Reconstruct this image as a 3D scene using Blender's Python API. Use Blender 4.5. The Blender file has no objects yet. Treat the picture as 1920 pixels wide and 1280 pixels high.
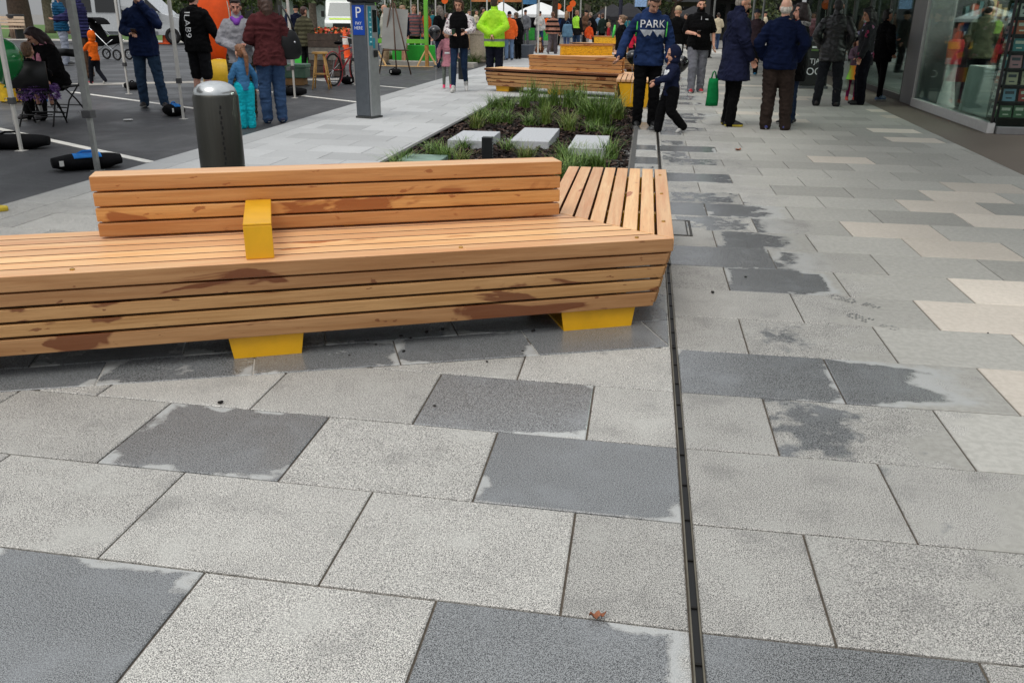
import bpy, bmesh, math, random
import numpy as np
from mathutils import Vector, Matrix, noise
from mathutils.bvhtree import BVHTree
random.seed(7)
R = math.radians
scene = bpy.context.scene
COL = scene.collection

# ------------------------------------------------------------------ camera model (fitted to the paving joints)
EYE = 1.42
PITCH, ROLL, YAW, FPX = 0.36259, 0.010884, -0.144895, 1600.0
_f = Vector((math.sin(YAW)*math.cos(PITCH), math.cos(YAW)*math.cos(PITCH), -math.sin(PITCH)))
_r0 = Vector((math.cos(YAW), -math.sin(YAW), 0)); _u0 = _r0.cross(_f)
_r = _r0*math.cos(ROLL) + _u0*math.sin(ROLL); _u = _u0*math.cos(ROLL) - _r0*math.sin(ROLL)

def G(x, y, Z=0.0):
    """ground point (height Z) seen at a photo position"""
    d = _f + _r*((x-960)/FPX) - _u*((y-640)/FPX)
    return Vector((0, 0, EYE)) + d*((Z-EYE)/d.z)

def at(x, Y, z=1.0):
    """point at distance Y and height z in the photo column x"""
    a, b = -60.0, 60.0
    def px(X):
        v = Vector((X, Y, z-EYE)); return 960 + FPX*v.dot(_r)/v.dot(_f)
    for _ in range(50):
        m = (a+b)/2
        if px(m) < x: a = m
        else: b = m
    return Vector((a, Y, 0))

# ------------------------------------------------------------------ mesh builder
class MB:
    def __init__(s):
        s.v = []; s.f = []; s.m = []; s.M = None; s.mi = 0
    def add(s, vs, fs):
        n = len(s.v)
        if s.M is not None: vs = [tuple(s.M @ Vector(v)) for v in vs]
        s.v += [tuple(v) for v in vs]
        s.f += [tuple(i+n for i in f) for f in fs]
        s.m += [s.mi]*len(fs)
        return s
    def prism(s, poly, z0, z1, poly1=None):
        n = len(poly); p1 = poly1 or poly
        vs = [(x, y, z0) for x, y in poly] + [(x, y, z1) for x, y in p1]
        fs = [tuple(range(n)), tuple(range(n, 2*n))] + [(i, (i+1) % n, n+(i+1) % n, n+i) for i in range(n)]
        return s.add(vs, fs)
    def box(s, x0, y0, z0, x1, y1, z1):
        return s.prism([(x0, y0), (x1, y0), (x1, y1), (x0, y1)], z0, z1)
    def obox(s, c, size, rot=(0, 0, 0)):
        m = Matrix.Translation(c) @ Matrix.Rotation(rot[2], 4, 'Z') @ Matrix.Rotation(rot[1], 4, 'Y') @ Matrix.Rotation(rot[0], 4, 'X')
        a, b, d = size[0]/2, size[1]/2, size[2]/2
        vs = [m @ Vector(p) for p in ((-a,-b,-d),(a,-b,-d),(a,b,-d),(-a,b,-d),(-a,-b,d),(a,-b,d),(a,b,d),(-a,b,d))]
        return s.add(vs, [(0,3,2,1),(4,5,6,7),(0,1,5,4),(1,2,6,5),(2,3,7,6),(3,0,4,7)])
    def quad(s, a, b, c, d): return s.add([a, b, c, d], [(0, 1, 2, 3)])
    def rings(s, rings, cap=True):
        n = len(rings[0]); vs = [p for r in rings for p in r]; fs = []
        for k in range(len(rings)-1):
            for i in range(n):
                j = (i+1) % n
                fs.append((k*n+i, k*n+j, (k+1)*n+j, (k+1)*n+i))
        if cap: fs += [tuple(range(n))[::-1], tuple(range((len(rings)-1)*n, len(rings)*n))]
        return s.add(vs, fs)
    def tube(s, pts, rad, n=8, cap=True):
        pts = [Vector(p) for p in pts]
        rr = rad if isinstance(rad, (list, tuple)) else [rad]*len(pts)
        out = []; ref = None
        for i, p in enumerate(pts):
            d = (pts[min(i+1, len(pts)-1)] - pts[max(i-1, 0)])
            d = d.normalized() if d.length > 1e-9 else Vector((0, 0, 1))
            if ref is None: ref = Vector((0, 0, 1)) if abs(d.z) < .9 else Vector((0, 1, 0))
            a = (ref - d*ref.dot(d)).normalized(); b = d.cross(a); ref = a
            out.append([p + (a*math.cos(t)+b*math.sin(t))*rr[i] for t in [2*math.pi*k/n for k in range(n)]])
        return s.rings(out, cap)
    def capsule(s, p0, r0, p1, r1, n=12):
        p0, p1 = Vector(p0), Vector(p1); d = p1-p0
        L = d.length; d = d.normalized() if L > 1e-6 else Vector((0, 0, 1))
        pts, rr = [], []
        for a in (-85, -60, -30): pts.append(p0 + d*(r0*math.sin(R(a)))); rr.append(r0*math.cos(R(a)))
        pts.append(p0); rr.append(r0); pts.append(p1); rr.append(r1)
        for a in (30, 60, 85): pts.append(p1 + d*(r1*math.sin(R(a)))); rr.append(r1*math.cos(R(a)))
        ref = Vector((0, 0, 1)) if abs(d.z) < .9 else Vector((0, 1, 0))
        a = (ref-d*ref.dot(d)).normalized(); b = d.cross(a)
        return s.rings([[p+(a*math.cos(t)+b*math.sin(t))*r for t in [2*math.pi*k/n for k in range(n)]] for p, r in zip(pts, rr)])
    def limb(s, pts, rr, n=12):
        for i in range(len(pts)-1): s.capsule(pts[i], rr[i], pts[i+1], rr[i+1], n)
        return s
    def ball(s, c, r, nu=16, nv=10, M=None):
        r = (r, r, r) if not isinstance(r, (tuple, list)) else r
        c = Vector(c); out = []
        for j in range(1, nv):
            th = math.pi*j/nv
            ring = []
            for i in range(nu):
                ph = 2*math.pi*i/nu
                p = Vector((r[0]*math.sin(th)*math.cos(ph), r[1]*math.sin(th)*math.sin(ph), -r[2]*math.cos(th)))
                ring.append(c + ((M @ p) if M is not None else p))
            out.append(ring)
        return s.rings(out)
    def lathe(s, prof, n=24, c=(0, 0, 0)):
        c = Vector(c)
        return s.rings([[c+Vector((r*math.cos(2*math.pi*k/n), r*math.sin(2*math.pi*k/n), z)) for k in range(n)] for r, z in prof])
    def torus(s, c, Rr, r, axis='Z', n=24, m=8):
        c = Vector(c); vs = []; fs = []
        for i in range(n):
            a = 2*math.pi*i/n
            for j in range(m):
                b = 2*math.pi*j/m
                p = ((Rr+r*math.cos(b))*math.cos(a), (Rr+r*math.cos(b))*math.sin(a), r*math.sin(b))
                if axis == 'X': p = (p[2], p[0], p[1])
                if axis == 'Y': p = (p[0], p[2], p[1])
                vs.append(c+Vector(p))
        for i in range(n):
            for j in range(m):
                fs.append((i*m+j, ((i+1) % n)*m+j, ((i+1) % n)*m+(j+1) % m, i*m+(j+1) % m))
        return s.add(vs, fs)
    def mesh(s, name, fix=True):
        me = bpy.data.meshes.new(name)
        me.from_pydata(s.v, [], s.f)
        me.polygons.foreach_set('material_index', s.m)
        if fix:
            bm = bmesh.new(); bm.from_mesh(me)
            bmesh.ops.recalc_face_normals(bm, faces=bm.faces); bm.to_mesh(me); bm.free()
        me.update(); return me
    def build(s, name, mat, parent=None, smooth=None, bevel=0, seg=2, fix=True):
        return link(name, s.mesh(name, fix), mat, parent, smooth, bevel, seg)

def link(name, me, mat, parent=None, smooth=None, bevel=0, seg=2):
    for m in (mat if isinstance(mat, (list, tuple)) else [mat]): me.materials.append(m)
    o = bpy.data.objects.new(name, me); COL.objects.link(o)
    if parent is not None: o.parent = parent
    if smooth is not None:
        me.shade_smooth()
        if smooth < 180: me.set_sharp_from_angle(angle=R(smooth))
    if bevel:
        b = o.modifiers.new('bevel', 'BEVEL'); b.width = bevel; b.segments = seg; b.limit_method = 'ANGLE'; b.angle_limit = R(35)
        b.harden_normals = False
    return o

def tag(o, label=None, cat=None, group=None, kind=None):
    if label: o['label'] = label
    if cat: o['category'] = cat
    if group: o['group'] = group
    if kind: o['kind'] = kind
    return o
def thing(name, label, cat, loc=(0, 0, 0), rz=0.0, group=None):
    o = bpy.data.objects.new(name, None); COL.objects.link(o)
    o.empty_display_size = .1
    o.location = loc; o.rotation_euler = (0, 0, rz)
    return tag(o, label, cat, group)
def structure(name, mb, mat, **k):
    return tag(mb.build(name, mat, **k), kind='structure')
KIDS = {}
def dup(root, loc, rz=0.0, label=None, scale=None, mats=None, group=None):
    """copy a thing, its parts and sub-parts (mesh data shared)"""
    def rec(o, parent):
        c = o.copy(); COL.objects.link(c); c.parent = parent
        if mats and o.type == 'MESH':
            for i, sl in enumerate(c.material_slots):
                m = mats.get(sl.material.name)
                if m: sl.link = 'OBJECT'; sl.material = m
        for ch in [x for x in bpy.data.objects if x.parent == o]: rec(ch, c)
        return c
    c = rec(root, None)
    c.location = loc; c.rotation_euler = (0, 0, rz)
    if label: c['label'] = label
    if group: c['group'] = group
    if scale: c.scale = (scale,)*3 if not isinstance(scale, tuple) else scale
    return c

# ------------------------------------------------------------------ materials
def srgb(r, g, b):
    f = lambda c: (c/255/12.92 if c/255 <= .04045 else ((c/255+.055)/1.055)**2.4)
    return (f(r), f(g), f(b))
class NT:
    def __init__(s, name):
        s.mat = bpy.data.materials.new(name); s.mat.use_nodes = True
        s.t = s.mat.node_tree; s.b = s.t.nodes['Principled BSDF']
    def n(s, typ, **k):
        nd = s.t.nodes.new(typ)
        for a, v in k.items():
            if a.startswith('i_'):
                key = a[2:]; key = int(key) if key.isdigit() else key.replace('_', ' ')
                s.set(nd.inputs[key], v)
            else: setattr(nd, a, v)
        return nd
    def set(s, inp, v):
        if isinstance(v, bpy.types.NodeSocket): s.t.links.new(v, inp)
        elif isinstance(v, bpy.types.Node): s.t.links.new(v.outputs[0], inp)
        else:
            if isinstance(v, (tuple, list)) and len(v) == 3 and inp.type == 'RGBA': v = (*v, 1)
            inp.default_value = v
    def math(s, op, a, b=0.0, c=None, clamp=False):
        nd = s.n('ShaderNodeMath', operation=op, use_clamp=clamp); s.set(nd.inputs[0], a); s.set(nd.inputs[1], b)
        if c is not None: s.set(nd.inputs[2], c)
        return nd.outputs[0]
    def mix(s, f, a, b, mode='MIX'):
        nd = s.n('ShaderNodeMix', data_type='RGBA', blend_type=mode); nd.clamp_factor = True
        s.set(nd.inputs[0], f); s.set(nd.inputs[6], a); s.set(nd.inputs[7], b); return nd.outputs[2]
    def fmix(s, f, a, b):
        nd = s.n('ShaderNodeMix', data_type='FLOAT'); s.set(nd.inputs[0], f); s.set(nd.inputs[2], a); s.set(nd.inputs[3], b); return nd.outputs[0]
    def noise(s, vec, scale, detail=3, rough=.5, dist=0):
        nd = s.n('ShaderNodeTexNoise'); s.set(nd.inputs['Vector'], vec); s.set(nd.inputs['Scale'], scale)
        nd.inputs['Detail'].default_value = detail; nd.inputs['Roughness'].default_value = rough; nd.inputs['Distortion'].default_value = dist
        return nd.outputs[0]
    def ss(s, x, a, b):
        nd = s.n('ShaderNodeMapRange', interpolation_type='SMOOTHSTEP'); s.set(nd.inputs[0], x)
        nd.inputs[1].default_value = a; nd.inputs[2].default_value = b; return nd.outputs[0]
    def pos(s): return s.n('ShaderNodeNewGeometry').outputs['Position']
    def obj(s): return s.n('ShaderNodeTexCoord').outputs['Object']
    def mapping(s, vec, scale=(1, 1, 1), loc=(0, 0, 0), rot=(0, 0, 0)):
        return s.n('ShaderNodeMapping', i_Vector=vec, i_Scale=scale, i_Location=loc, i_Rotation=rot).outputs[0]
    def bump(s, h, strength=.3, dist=.01):
        nd = s.n('ShaderNodeBump'); s.set(nd.inputs['Height'], h); nd.inputs['Strength'].default_value = strength; nd.inputs['Distance'].default_value = dist
        s.t.links.new(nd.outputs[0], s.b.inputs['Normal'])
    def out(s, color=None, rough=None, **k):
        if color is not None: s.set(s.b.inputs['Base Color'], color)
        if rough is not None: s.set(s.b.inputs['Roughness'], rough)
        for a, v in k.items(): s.set(s.b.inputs[a.replace('_', ' ')], v)
        return s.mat
_cache = {}
def M(name, col, rough=.6, metal=0.0, var=.18, scale=12, bump=0.0, bscale=180, spec=.5, coat=0.0, emit=0):
    """everyday surface: base colour with patchy variation, roughness variation and a fine bump"""
    key = (name, tuple(col), rough, metal, var, scale, bump, coat, emit)
    if key in _cache: return _cache[key]
    t = NT(name); o = t.obj()
    n = t.noise(o, scale, 5, .6)
    lo = tuple(c*(1-var) for c in col); hi = tuple(min(1, c*(1+var)) for c in col)
    t.out(t.mix(t.ss(n, .3, .7), lo, hi), t.fmix(n, max(.03, rough-.1), min(1, rough+.1)), Metallic=metal)
    t.b.inputs['Specular IOR Level'].default_value = spec
    if coat: t.b.inputs['Coat Weight'].default_value = coat; t.b.inputs['Coat Roughness'].default_value = .1
    if bump: t.bump(t.noise(o, bscale, 3, .6), bump, .004)
    if emit:
        t.set(t.b.inputs['Emission Color'], col); t.b.inputs['Emission Strength'].default_value = emit
    _cache[key] = t.mat; return t.mat
def S(name, r, g, b, rough=.6, **k): return M(name, srgb(r, g, b), rough, **k)
def fabric(name, r, g, b, stripes=None, k=1.0):
    key = ('fab', name, r, g, b, stripes)
    if key in _cache: return _cache[key]
    t = NT(name); o = t.obj(); c = srgb(r, g, b)
    base = t.mix(t.ss(t.noise(o, 7, 5, .65), .3, .7), tuple(x*.78 for x in c), tuple(min(1, x*1.22) for x in c))
    if stripes:
        c2, per, duty = stripes
        z = t.n('ShaderNodeSeparateXYZ', i_0=o).outputs[2]
        fr = t.math('FRACT', t.math('DIVIDE', t.math('ADD', z, t.math('MULTIPLY', t.noise(o, 6, 2), .02)), per))
        base = t.mix(t.math('GREATER_THAN', fr, duty), base, srgb(*c2))
    t.out(base, .92); t.b.inputs['Specular IOR Level'].default_value = .12
    h = t.math('ADD', t.noise(o, 22, 4, .6), t.math('MULTIPLY', t.noise(o, 350, 2), .35))
    t.bump(h, .6, .014)
    _cache[key] = t.mat; return t.mat
# ------------------------------------------------------------------ people
SKIN = {}
def skin(tone=(208, 158, 132), hair=(60, 40, 30)):
    key = (tone, hair)
    if key not in SKIN:
        t = NT('skin'); o = t.obj(); c = srgb(*tone)
        t.out(t.mix(t.ss(t.noise(o, 9, 4), .3, .7), (c[0]*.88, c[1]*.8, c[2]*.78), c), .5)
        t.b.inputs['Subsurface Weight'].default_value = .08; t.b.inputs['Subsurface Radius'].default_value = (.02, .008, .004)
        SKIN[key] = [t.mat, M('eye', (.02, .015, .012), .3), M('lips', srgb(168, 98, 88), .5), fabric('beard hair', *(hair if isinstance(hair, tuple) else (60, 44, 34)))]
    return SKIN[key]

def remesh(mb, vox, smooth=4):
    me = mb.mesh('tmp'); o = bpy.data.objects.new('tmp', me); COL.objects.link(o)
    r = o.modifiers.new('r', 'REMESH'); r.mode = 'VOXEL'; r.voxel_size = vox
    s = o.modifiers.new('s', 'SMOOTH'); s.factor = .5; s.iterations = smooth
    dg = bpy.context.evaluated_depsgraph_get()
    out = bpy.data.meshes.new_from_object(o.evaluated_get(dg))
    bpy.data.objects.remove(o); bpy.data.meshes.remove(me)
    out.materials.clear()
    n = len(out.vertices); e = np.empty(len(out.edges)*2, 'i'); out.edges.foreach_get('vertices', e); e = e.reshape(-1, 2); lab = np.arange(n)
    for _ in range(400):                                         # drop stray islands left by the voxel grid
        m = np.minimum(lab[e[:, 0]], lab[e[:, 1]]); new = lab.copy(); np.minimum.at(new, e[:, 0], m); np.minimum.at(new, e[:, 1], m); new = new[new]
        if (new == lab).all(): break
        lab = new
    u, c = np.unique(lab, return_counts=True)
    if len(u) > 1 and c.min() < 60:
        bad = set(np.nonzero(np.isin(lab, u[c < 60]))[0].tolist()); bm = bmesh.new(); bm.from_mesh(out); bm.verts.ensure_lookup_table()
        bmesh.ops.delete(bm, geom=[bm.verts[i] for i in bad], context='VERTS'); bm.to_mesh(out); bm.free()
    return out

def wrinkle(me, amp, s, puffer=0.0, seed=0):
    n = len(me.vertices); co = np.empty(n*3, 'f'); no = np.empty(n*3, 'f')
    me.vertices.foreach_get('co', co); me.vertices.foreach_get('normal', no)
    co = co.reshape(-1, 3); no = no.reshape(-1, 3)
    d = np.empty(n, 'f'); q = co/s
    for i in range(n):
        x, y, z = q[i]
        w = noise.noise((x*5+seed, y*5, z*3.5))*1.3
        f = noise.noise((x*8+w*1.6, y*8-w, z*15+seed)); d[i] = (.55-abs(f)*2.2)*.9 + noise.noise((x*18+seed, y*18, z*14+w*2))*.4 + w*.5
    d *= amp
    if puffer: d += puffer*np.abs(np.sin(q[:, 2]*math.pi/.062)) - puffer*.5
    co += no*(d*s)[:, None]
    me.vertices.foreach_set('co', co.ravel().astype('f')); me.update()

ARM = {'down': ((.245, -.03, 1.14), (.262, .03, .90)), 'pocket': ((.28, -.09, 1.16), (.205, .07, .96)),
       'phone': ((.245, .0, 1.13), (.10, .25, 1.10)), 'chest': ((.25, .05, 1.16), (.06, .22, 1.24)),
       'behind': ((.27, -.13, 1.15), (.06, -.185, 1.0)), 'face': ((.26, .17, 1.22), (.06, .15, 1.52)),
       'fwd': ((.22, .17, 1.2), (.17, .40, 1.17)), 'hang': ((.23, .02, 1.13), (.23, .10, .88))}
LEG = {'stand': ((.10, .015, .49), (.105, -.02, .075)), 'wide': ((.13, .02, .49), (.165, -.01, .075)),
       'front': ((.095, .16, .50), (.10, .22, .08)), 'back': ((.095, .02, .47), (.10, -.30, .15)),
       'bent': ((.12, .12, .49), (.12, -.03, .075)), 'sit': ((.12, .42, .50), (.12, .40, .075))}

def person(label, loc, H, face, top, bot, shoes, hair=('short', (50, 36, 28)), arms=('down', 'down'), legs=('stand', 'stand'),
           tone=(208, 158, 132), head=(0, 0), lean=0, twist=0, w=1.0, child=False, vox=.012, beard=False, group=None, z0=0.0, fem=False, sit=0.0):
    """face = heading in degrees clockwise from straight away from the camera; all joints below are for a 1.75 m body"""
    hs = 1.0 if not child else 1.42
    s = H/(1.52+.23*hs)
    root = thing('person', label, 'person', (loc[0], loc[1], z0-sit*s), -R(face), group)
    piv = Vector((0, 0, .95)); RL = Matrix.Rotation(-R(lean), 3, 'X') @ Matrix.Rotation(R(twist), 3, 'Z')
    def U(p): p = Vector(p); return RL @ (p-piv) + piv
    sw = (.90 if fem else 1.0)*(.84 if child else 1.0)
    SH = {1: U((.163*sw*(.5+.5*w), -.005, 1.385)), -1: U((-.163*sw*(.5+.5*w), -.005, 1.385))}
    J = {}
    for sd, a in ((1, arms[0]), (-1, arms[1])):
        if isinstance(a, str): e, ww = ARM[a]; e, ww = U((e[0]*sd*(.4+.6*w), *e[1:])), U((ww[0]*sd*(.4+.6*w), *ww[1:]))
        else: e, ww = Vector((a[0][0]*sd, *a[0][1:])), Vector((a[1][0]*sd, *a[1][1:]))
        J[sd] = (e, ww)
    LG = {}
    for sd, a in ((1, legs[0]), (-1, legs[1])):
        k, an = LEG[a] if isinstance(a, str) else a
        LG[sd] = (Vector((.09*sd, 0, .90)), Vector((k[0]*sd, k[1], k[2]+sit)), Vector((an[0]*sd, an[1], an[2]+sit)))
    hc = U((0, .012, 1.508)); HR = RL @ Matrix.Rotation(-R(head[0]), 3, 'Z') @ Matrix.Rotation(-R(head[1]), 3, 'X')
    def Hd(p): return hc + HR @ (Vector(p)*hs)
    sc = Matrix.Scale(s, 4)
    def new():
        b = MB(); b.M = sc; return b
    def torso(b, rows, t=0.0, n=20):
        out = []
        for z, y, rx, ry in rows:
            c = U((0, y, z)) if z > .95 else Vector((0, y, z)); rx = (rx*w+t)*sw; ry = (ry*w+t)*(.92 if child else 1)
            Q = RL if z > .95 else Matrix.Identity(3)
            out.append([c + Q @ Vector((rx*abs(math.cos(a))**.85*(1 if math.cos(a) > 0 else -1), ry*math.sin(a), 0)) for a in [2*math.pi*k/n for k in range(n)]])
        b.rings(out)
    TR = [(.84, 0, .13, .09), (.90, 0, .158, .11), (.96, -.005, .165, .115), (1.08, .004, .142, .10), (1.22, .012, .158, .112), (1.33, .006, .168, .106), (1.40, 0, .148, .085), (1.435, -.004, .108, .072), (1.475, -.006, .07, .06)]
    # ---- body: one continuous skin
    b = new(); torso(b, TR)
    b.capsule(U((0, -.012, 1.40)), .058, Hd((0, -.012, .07)), .054)
    b.ball(Hd((0, -.012, .135)), (.073*hs, .093*hs, .098*hs), M=HR); b.ball(Hd((0, .022, .065)), (.056*hs, .062*hs, .066*hs), M=HR)
    b.ball(Hd((0, .05, .028)), (.028*hs, .026*hs, .024*hs), M=HR)
    b.capsule(Hd((0, .082, .115)), .009*hs, Hd((0, .103, .078)), .0135*hs); b.capsule(Hd((-.034, .074, .128)), .011*hs, Hd((.034, .074, .128)), .011*hs)
    for sd in (1, -1): b.ball(Hd((.076*sd, -.01, .095)), (.012*hs, .022*hs, .034*hs), M=HR)
    for sd in (1, -1):
        e, wr = J[sd]; b.limb([SH[sd], e, wr], [.05, .041, .028])
        f = (wr-e).normalized(); side = f.cross(Vector((0, 0, 1)))
        side = (side.normalized() if side.length > .2 else Vector((0, 1, 0))); up = side.cross(f)
        kn = Vector((0, 1, 0)) - f*f.y
        a = (kn.normalized() if kn.length > .3 else side); pn = f.cross(a)*sd       # a = across the palm, pn = palm normal
        pc = wr + f*.055
        b.ball(pc, (.034, .019, .05), M=Matrix((a, pn, f)).transposed())
        for k, (off, ln) in enumerate(((-.03, .062), (-.01, .075), (.011, .072), (.031, .055))):
            p0 = wr+f*.088+a*off; p1 = p0+f*ln*.55+pn*.012; p2 = p1+f*ln*.3+pn*.028
            b.limb([p0, p1, p2], [.0098, .0092, .008], 8)
        b.limb([wr+f*.03+a*.026, wr+f*.06+a*.052+pn*.012, wr+f*.088+a*.056+pn*.024], [.013, .011, .009], 8)
        h, k, an = LG[sd]; b.limb([h, k, an], [.082, .054, .04] if bot.get('kind') in ('shorts', 'skirt') else [.07, .044, .03])
        if an.z-.075-sit < .02: b.capsule(an+Vector((0, .0, -.025)), .034, an+Vector((.015*sd, .12, -.04)), .026)
    me = remesh(b, vox*.72*s**.5, 2)
    o = link('body', me, skin(tone, hair[1]), root, 180)
    inv = HR.transposed()
    for p in me.polygons:                                        # eyes, lips and beard are patches of the same skin
        q = inv @ (Vector(p.center)/s-hc)/hs
        if q.y > .035 and 0 < q.z < .2:
            if abs(abs(q.x)-.031) < .014 and abs(q.z-.108) < .0075 and q.y > .06: p.material_index = 1
            elif abs(abs(q.x)-.032) < .02 and abs(q.z-.131) < .0055: p.material_index = 3
            elif abs(q.x) < .021 and abs(q.z-.042) < .007: p.material_index = 2
        if beard and q.z < .075 and q.z > -.02 and (q.y > -.005) and abs(q.z-.045) > (.009 if abs(q.x) < .022 else 0) and not (q.z > .06 and q.y > .075): p.material_index = 3
    # ---- clothes
    def sleeve(b, t, frac):
        for sd in (1, -1):
            e, wr = J[sd]
            if frac >= 1: b.limb([SH[sd], SH[sd].lerp(e, .5), e, e.lerp(wr, .97)], [.054+t*.55, .052+t*.75, .046+t*.8, .036+t*.75])
            else: b.limb([SH[sd], SH[sd].lerp(e, frac)], [.054+t*.6, .054+t*.9])
    gs = {}
    for g in (top if isinstance(top, list) else [top]):
        b = new(); t = g.get('t', .016); hem = g.get('hem', .86)
        rows = [r for r in TR if r[0] > hem+.03]
        hz = min(TR, key=lambda r: abs(r[0]-max(hem, .88)))
        fl = g.get('flare', 0)
        if hem < .9:
            k = max(2, int((.9-hem)/.06)+1)
            low = [(hem+(.9-hem)*i/k, 0, .168+fl*(1-i/k), .122+fl*(1-i/k)) for i in range(k)]
            rows = low + [r for r in rows if r[0] > .9]
        else: rows = [(hem, 0, hz[2]+.004, hz[3]+.004)] + rows
        if g.get('belly'): rows = [(z, y+.02*g['belly'], rx*1.02, ry+.03*g['belly']) if .9 < z < 1.25 else (z, y, rx, ry) for z, y, rx, ry in rows]
        if g.get('box'): rows = [(z, y, max(rx, .16), max(ry, .112)) if z < 1.3 else (z, y, rx, ry) for z, y, rx, ry in rows]
        torso(b, rows, t)
        if g.get('sl', 1): sleeve(b, t, g.get('sl', 1))
        b.capsule(U((0, -.01, 1.40)), .075+t*.4, U((0, -.012, 1.47)), .062+t*.25)
        if g.get('collar'): b.capsule(U((0, -.012, 1.42)), .07+t*.4, Hd((0, -.016, .015)), .066+t*.3)
        if g.get('hood') == 'down':
            b.ball(U((0, -.10, 1.43)), (.125, .065, .085)); b.capsule(U((.085, -.03, 1.46)), .04, U((.05, .06, 1.40)), .03); b.capsule(U((-.085, -.03, 1.46)), .04, U((-.05, .06, 1.40)), .03)
        me = remesh(b, vox*s**.5, g.get('smooth', 3))
        wrinkle(me, g.get('amp', .010), s, g.get('puff', 0), seed=len(bpy.data.objects) % 97)
        gs[g.get('n', 'jacket')] = link(g.get('n', 'jacket'), me, g['c'], root, 180)
        if g.get('hood') == 'up':
            b = new(); b.ball(Hd((0, -.035, .13)), (.098*hs, .108*hs, .128*hs), M=HR); b.ball(Hd((0, -.03, .02)), (.09*hs, .085*hs, .07*hs), M=HR)
            link('hood', remesh(b, vox*s**.5, 3), g['c'], root, 180)
    b = new(); kind = bot.get('kind', 'long'); lr = bot.get('r', 1.0)
    if kind == 'skirt':
        torso(b, [(bot['end'], 0, .20*lr, .17*lr), ((bot['end']+.95)/2, 0, .185, .15), (.97, 0, .165, .115), (1.02, 0, .15, .11)], .006)
    else:
        torso(b, [(.83, 0, .13, .09), (.88, 0, .165, .118), (.97, -.005, .168, .118), (1.03, 0, .155, .108)], .006)
        for sd in (1, -1):
            h, k, an = LG[sd]
            if kind == 'long': b.limb([h, k, an+Vector((0, 0, -.02))], [.102*lr**.7*w**.6, .076*lr, .064*lr])
            elif kind == 'tight': b.limb([h, k, k.lerp(an, .35), an], [.09, .06, .056, .044])
            else: b.limb([h, h.lerp(k, .45), h.lerp(k, .92)], [.095*w**.5, .09, .088*lr])
    me = remesh(b, vox*s**.5, 3); wrinkle(me, bot.get('amp', .003 if kind == 'tight' else .009), s, seed=len(bpy.data.objects) % 83)
    link(bot.get('n', 'trousers'), me, bot['c'], root, 180)
    for sd in (1, -1):
        h, k, an = LG[sd]; b = new(); up = an.z-.075-sit
        c = Vector((an.x, an.y, up+sit)); tilt = min(.9, max(0, up)*7)
        Q = Matrix.Rotation(-tilt, 3, 'X') if up > .02 else Matrix.Identity(3)
        T = lambda p: c + Q @ Vector((p[0]+(p[1]*.14*sd), p[1], p[2]))
        b.capsule(T((0, -.035, .045)), .043, T((0, .12, .035)), .04); b.capsule(T((0, 0, .05)), .045, T((0, .01, .10)), .045)
        b.capsule(T((0, .13, .028)), .036, T((0, .165, .026)), .028)
        if shoes.get('boot'): b.capsule(T((0, -.01, .08)), .052, an.lerp(k, .5), .064)
        me = remesh(b, .009*s**.5, 2)
        if up < .03:
            for v in me.vertices:
                if v.co.z < sit*s+.002: v.co.z = sit*s
        so = link('boot' if shoes.get('boot') else 'shoe', me, [shoes['c'], shoes.get('sole', M('rubber sole', (.6, .6, .58), .7))], root, 180)
        for p in me.polygons:
            if p.center.z/s - sit - max(0, up) < shoes.get('sz', .022): p.material_index = 1
    st, hcol = hair
    if st != 'none':
        hm = hcol if isinstance(hcol, bpy.types.Material) else hairmat(hcol)
        b = new()
        if st == 'bald':
            b.ball(Hd((0, -.032, .085)), (.0775*hs, .077*hs, .068*hs), M=HR)
        elif st in ('beanie', 'cap'):
            b.ball(Hd((0, -.012, .165)), (.081*hs, .099*hs, .085*hs), M=HR)
            if st == 'cap': b.capsule(Hd((-.03, .10, .17)), .02, Hd((.03, .10, .17)), .02); b.capsule(Hd((-.03, .13, .165)), .014, Hd((.03, .13, .165)), .014)
        elif st == 'hood': pass
        else:
            b.ball(Hd((0, -.026, .152)), (.079*hs, .092*hs, .093*hs), M=HR); b.ball(Hd((0, -.05, .10)), (.072*hs, .062*hs, .08*hs), M=HR)
            if st == 'short': b.ball(Hd((0, .03, .20)), (.055*hs, .05*hs, .03*hs), M=HR)
            if st in ('long', 'bob'):
                L = -.02 if st == 'bob' else -.14
                b.limb([Hd((0, -.07, .1)), Hd((0, -.085, .0)), Hd((0, -.085, L))], [.075*hs, .078*hs, .055*hs])
                for sd in (1, -1): b.limb([Hd((.06*sd, -.02, .14)), Hd((.073*sd, -.02, .04)), Hd((.068*sd, -.03, L+.02))], [.034*hs, .032*hs, .024*hs])
                b.ball(Hd((0, .035, .205)), (.06*hs, .045*hs, .026*hs), M=HR)
            if st == 'tail':
                b.limb([Hd((0, -.10, .14)), Hd((.01, -.16, .05)), Hd((.02, -.13, -.14)), Hd((.02, -.11, -.24))], [.035*hs, .038*hs, .03*hs, .014*hs])
            if st in ('bun', 'tail'): b.ball(Hd((0, .03, .203)), (.06*hs, .05*hs, .03*hs), M=HR)
            if st == 'bun': b.ball(Hd((0, -.12, .17)), .04*hs)
        if b.v:
            me = remesh(b, vox*.9*s**.5, 2)
            if st not in ('beanie', 'cap', 'bald'): wrinkle(me, .009, s, seed=3)
            link({'beanie': 'beanie', 'cap': 'cap'}.get(st, 'hair'), me, hm, root, 180)
    root['_s'] = s
    return root, gs, dict(J=J, s=s, hc=hc, SH=SH)

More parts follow.
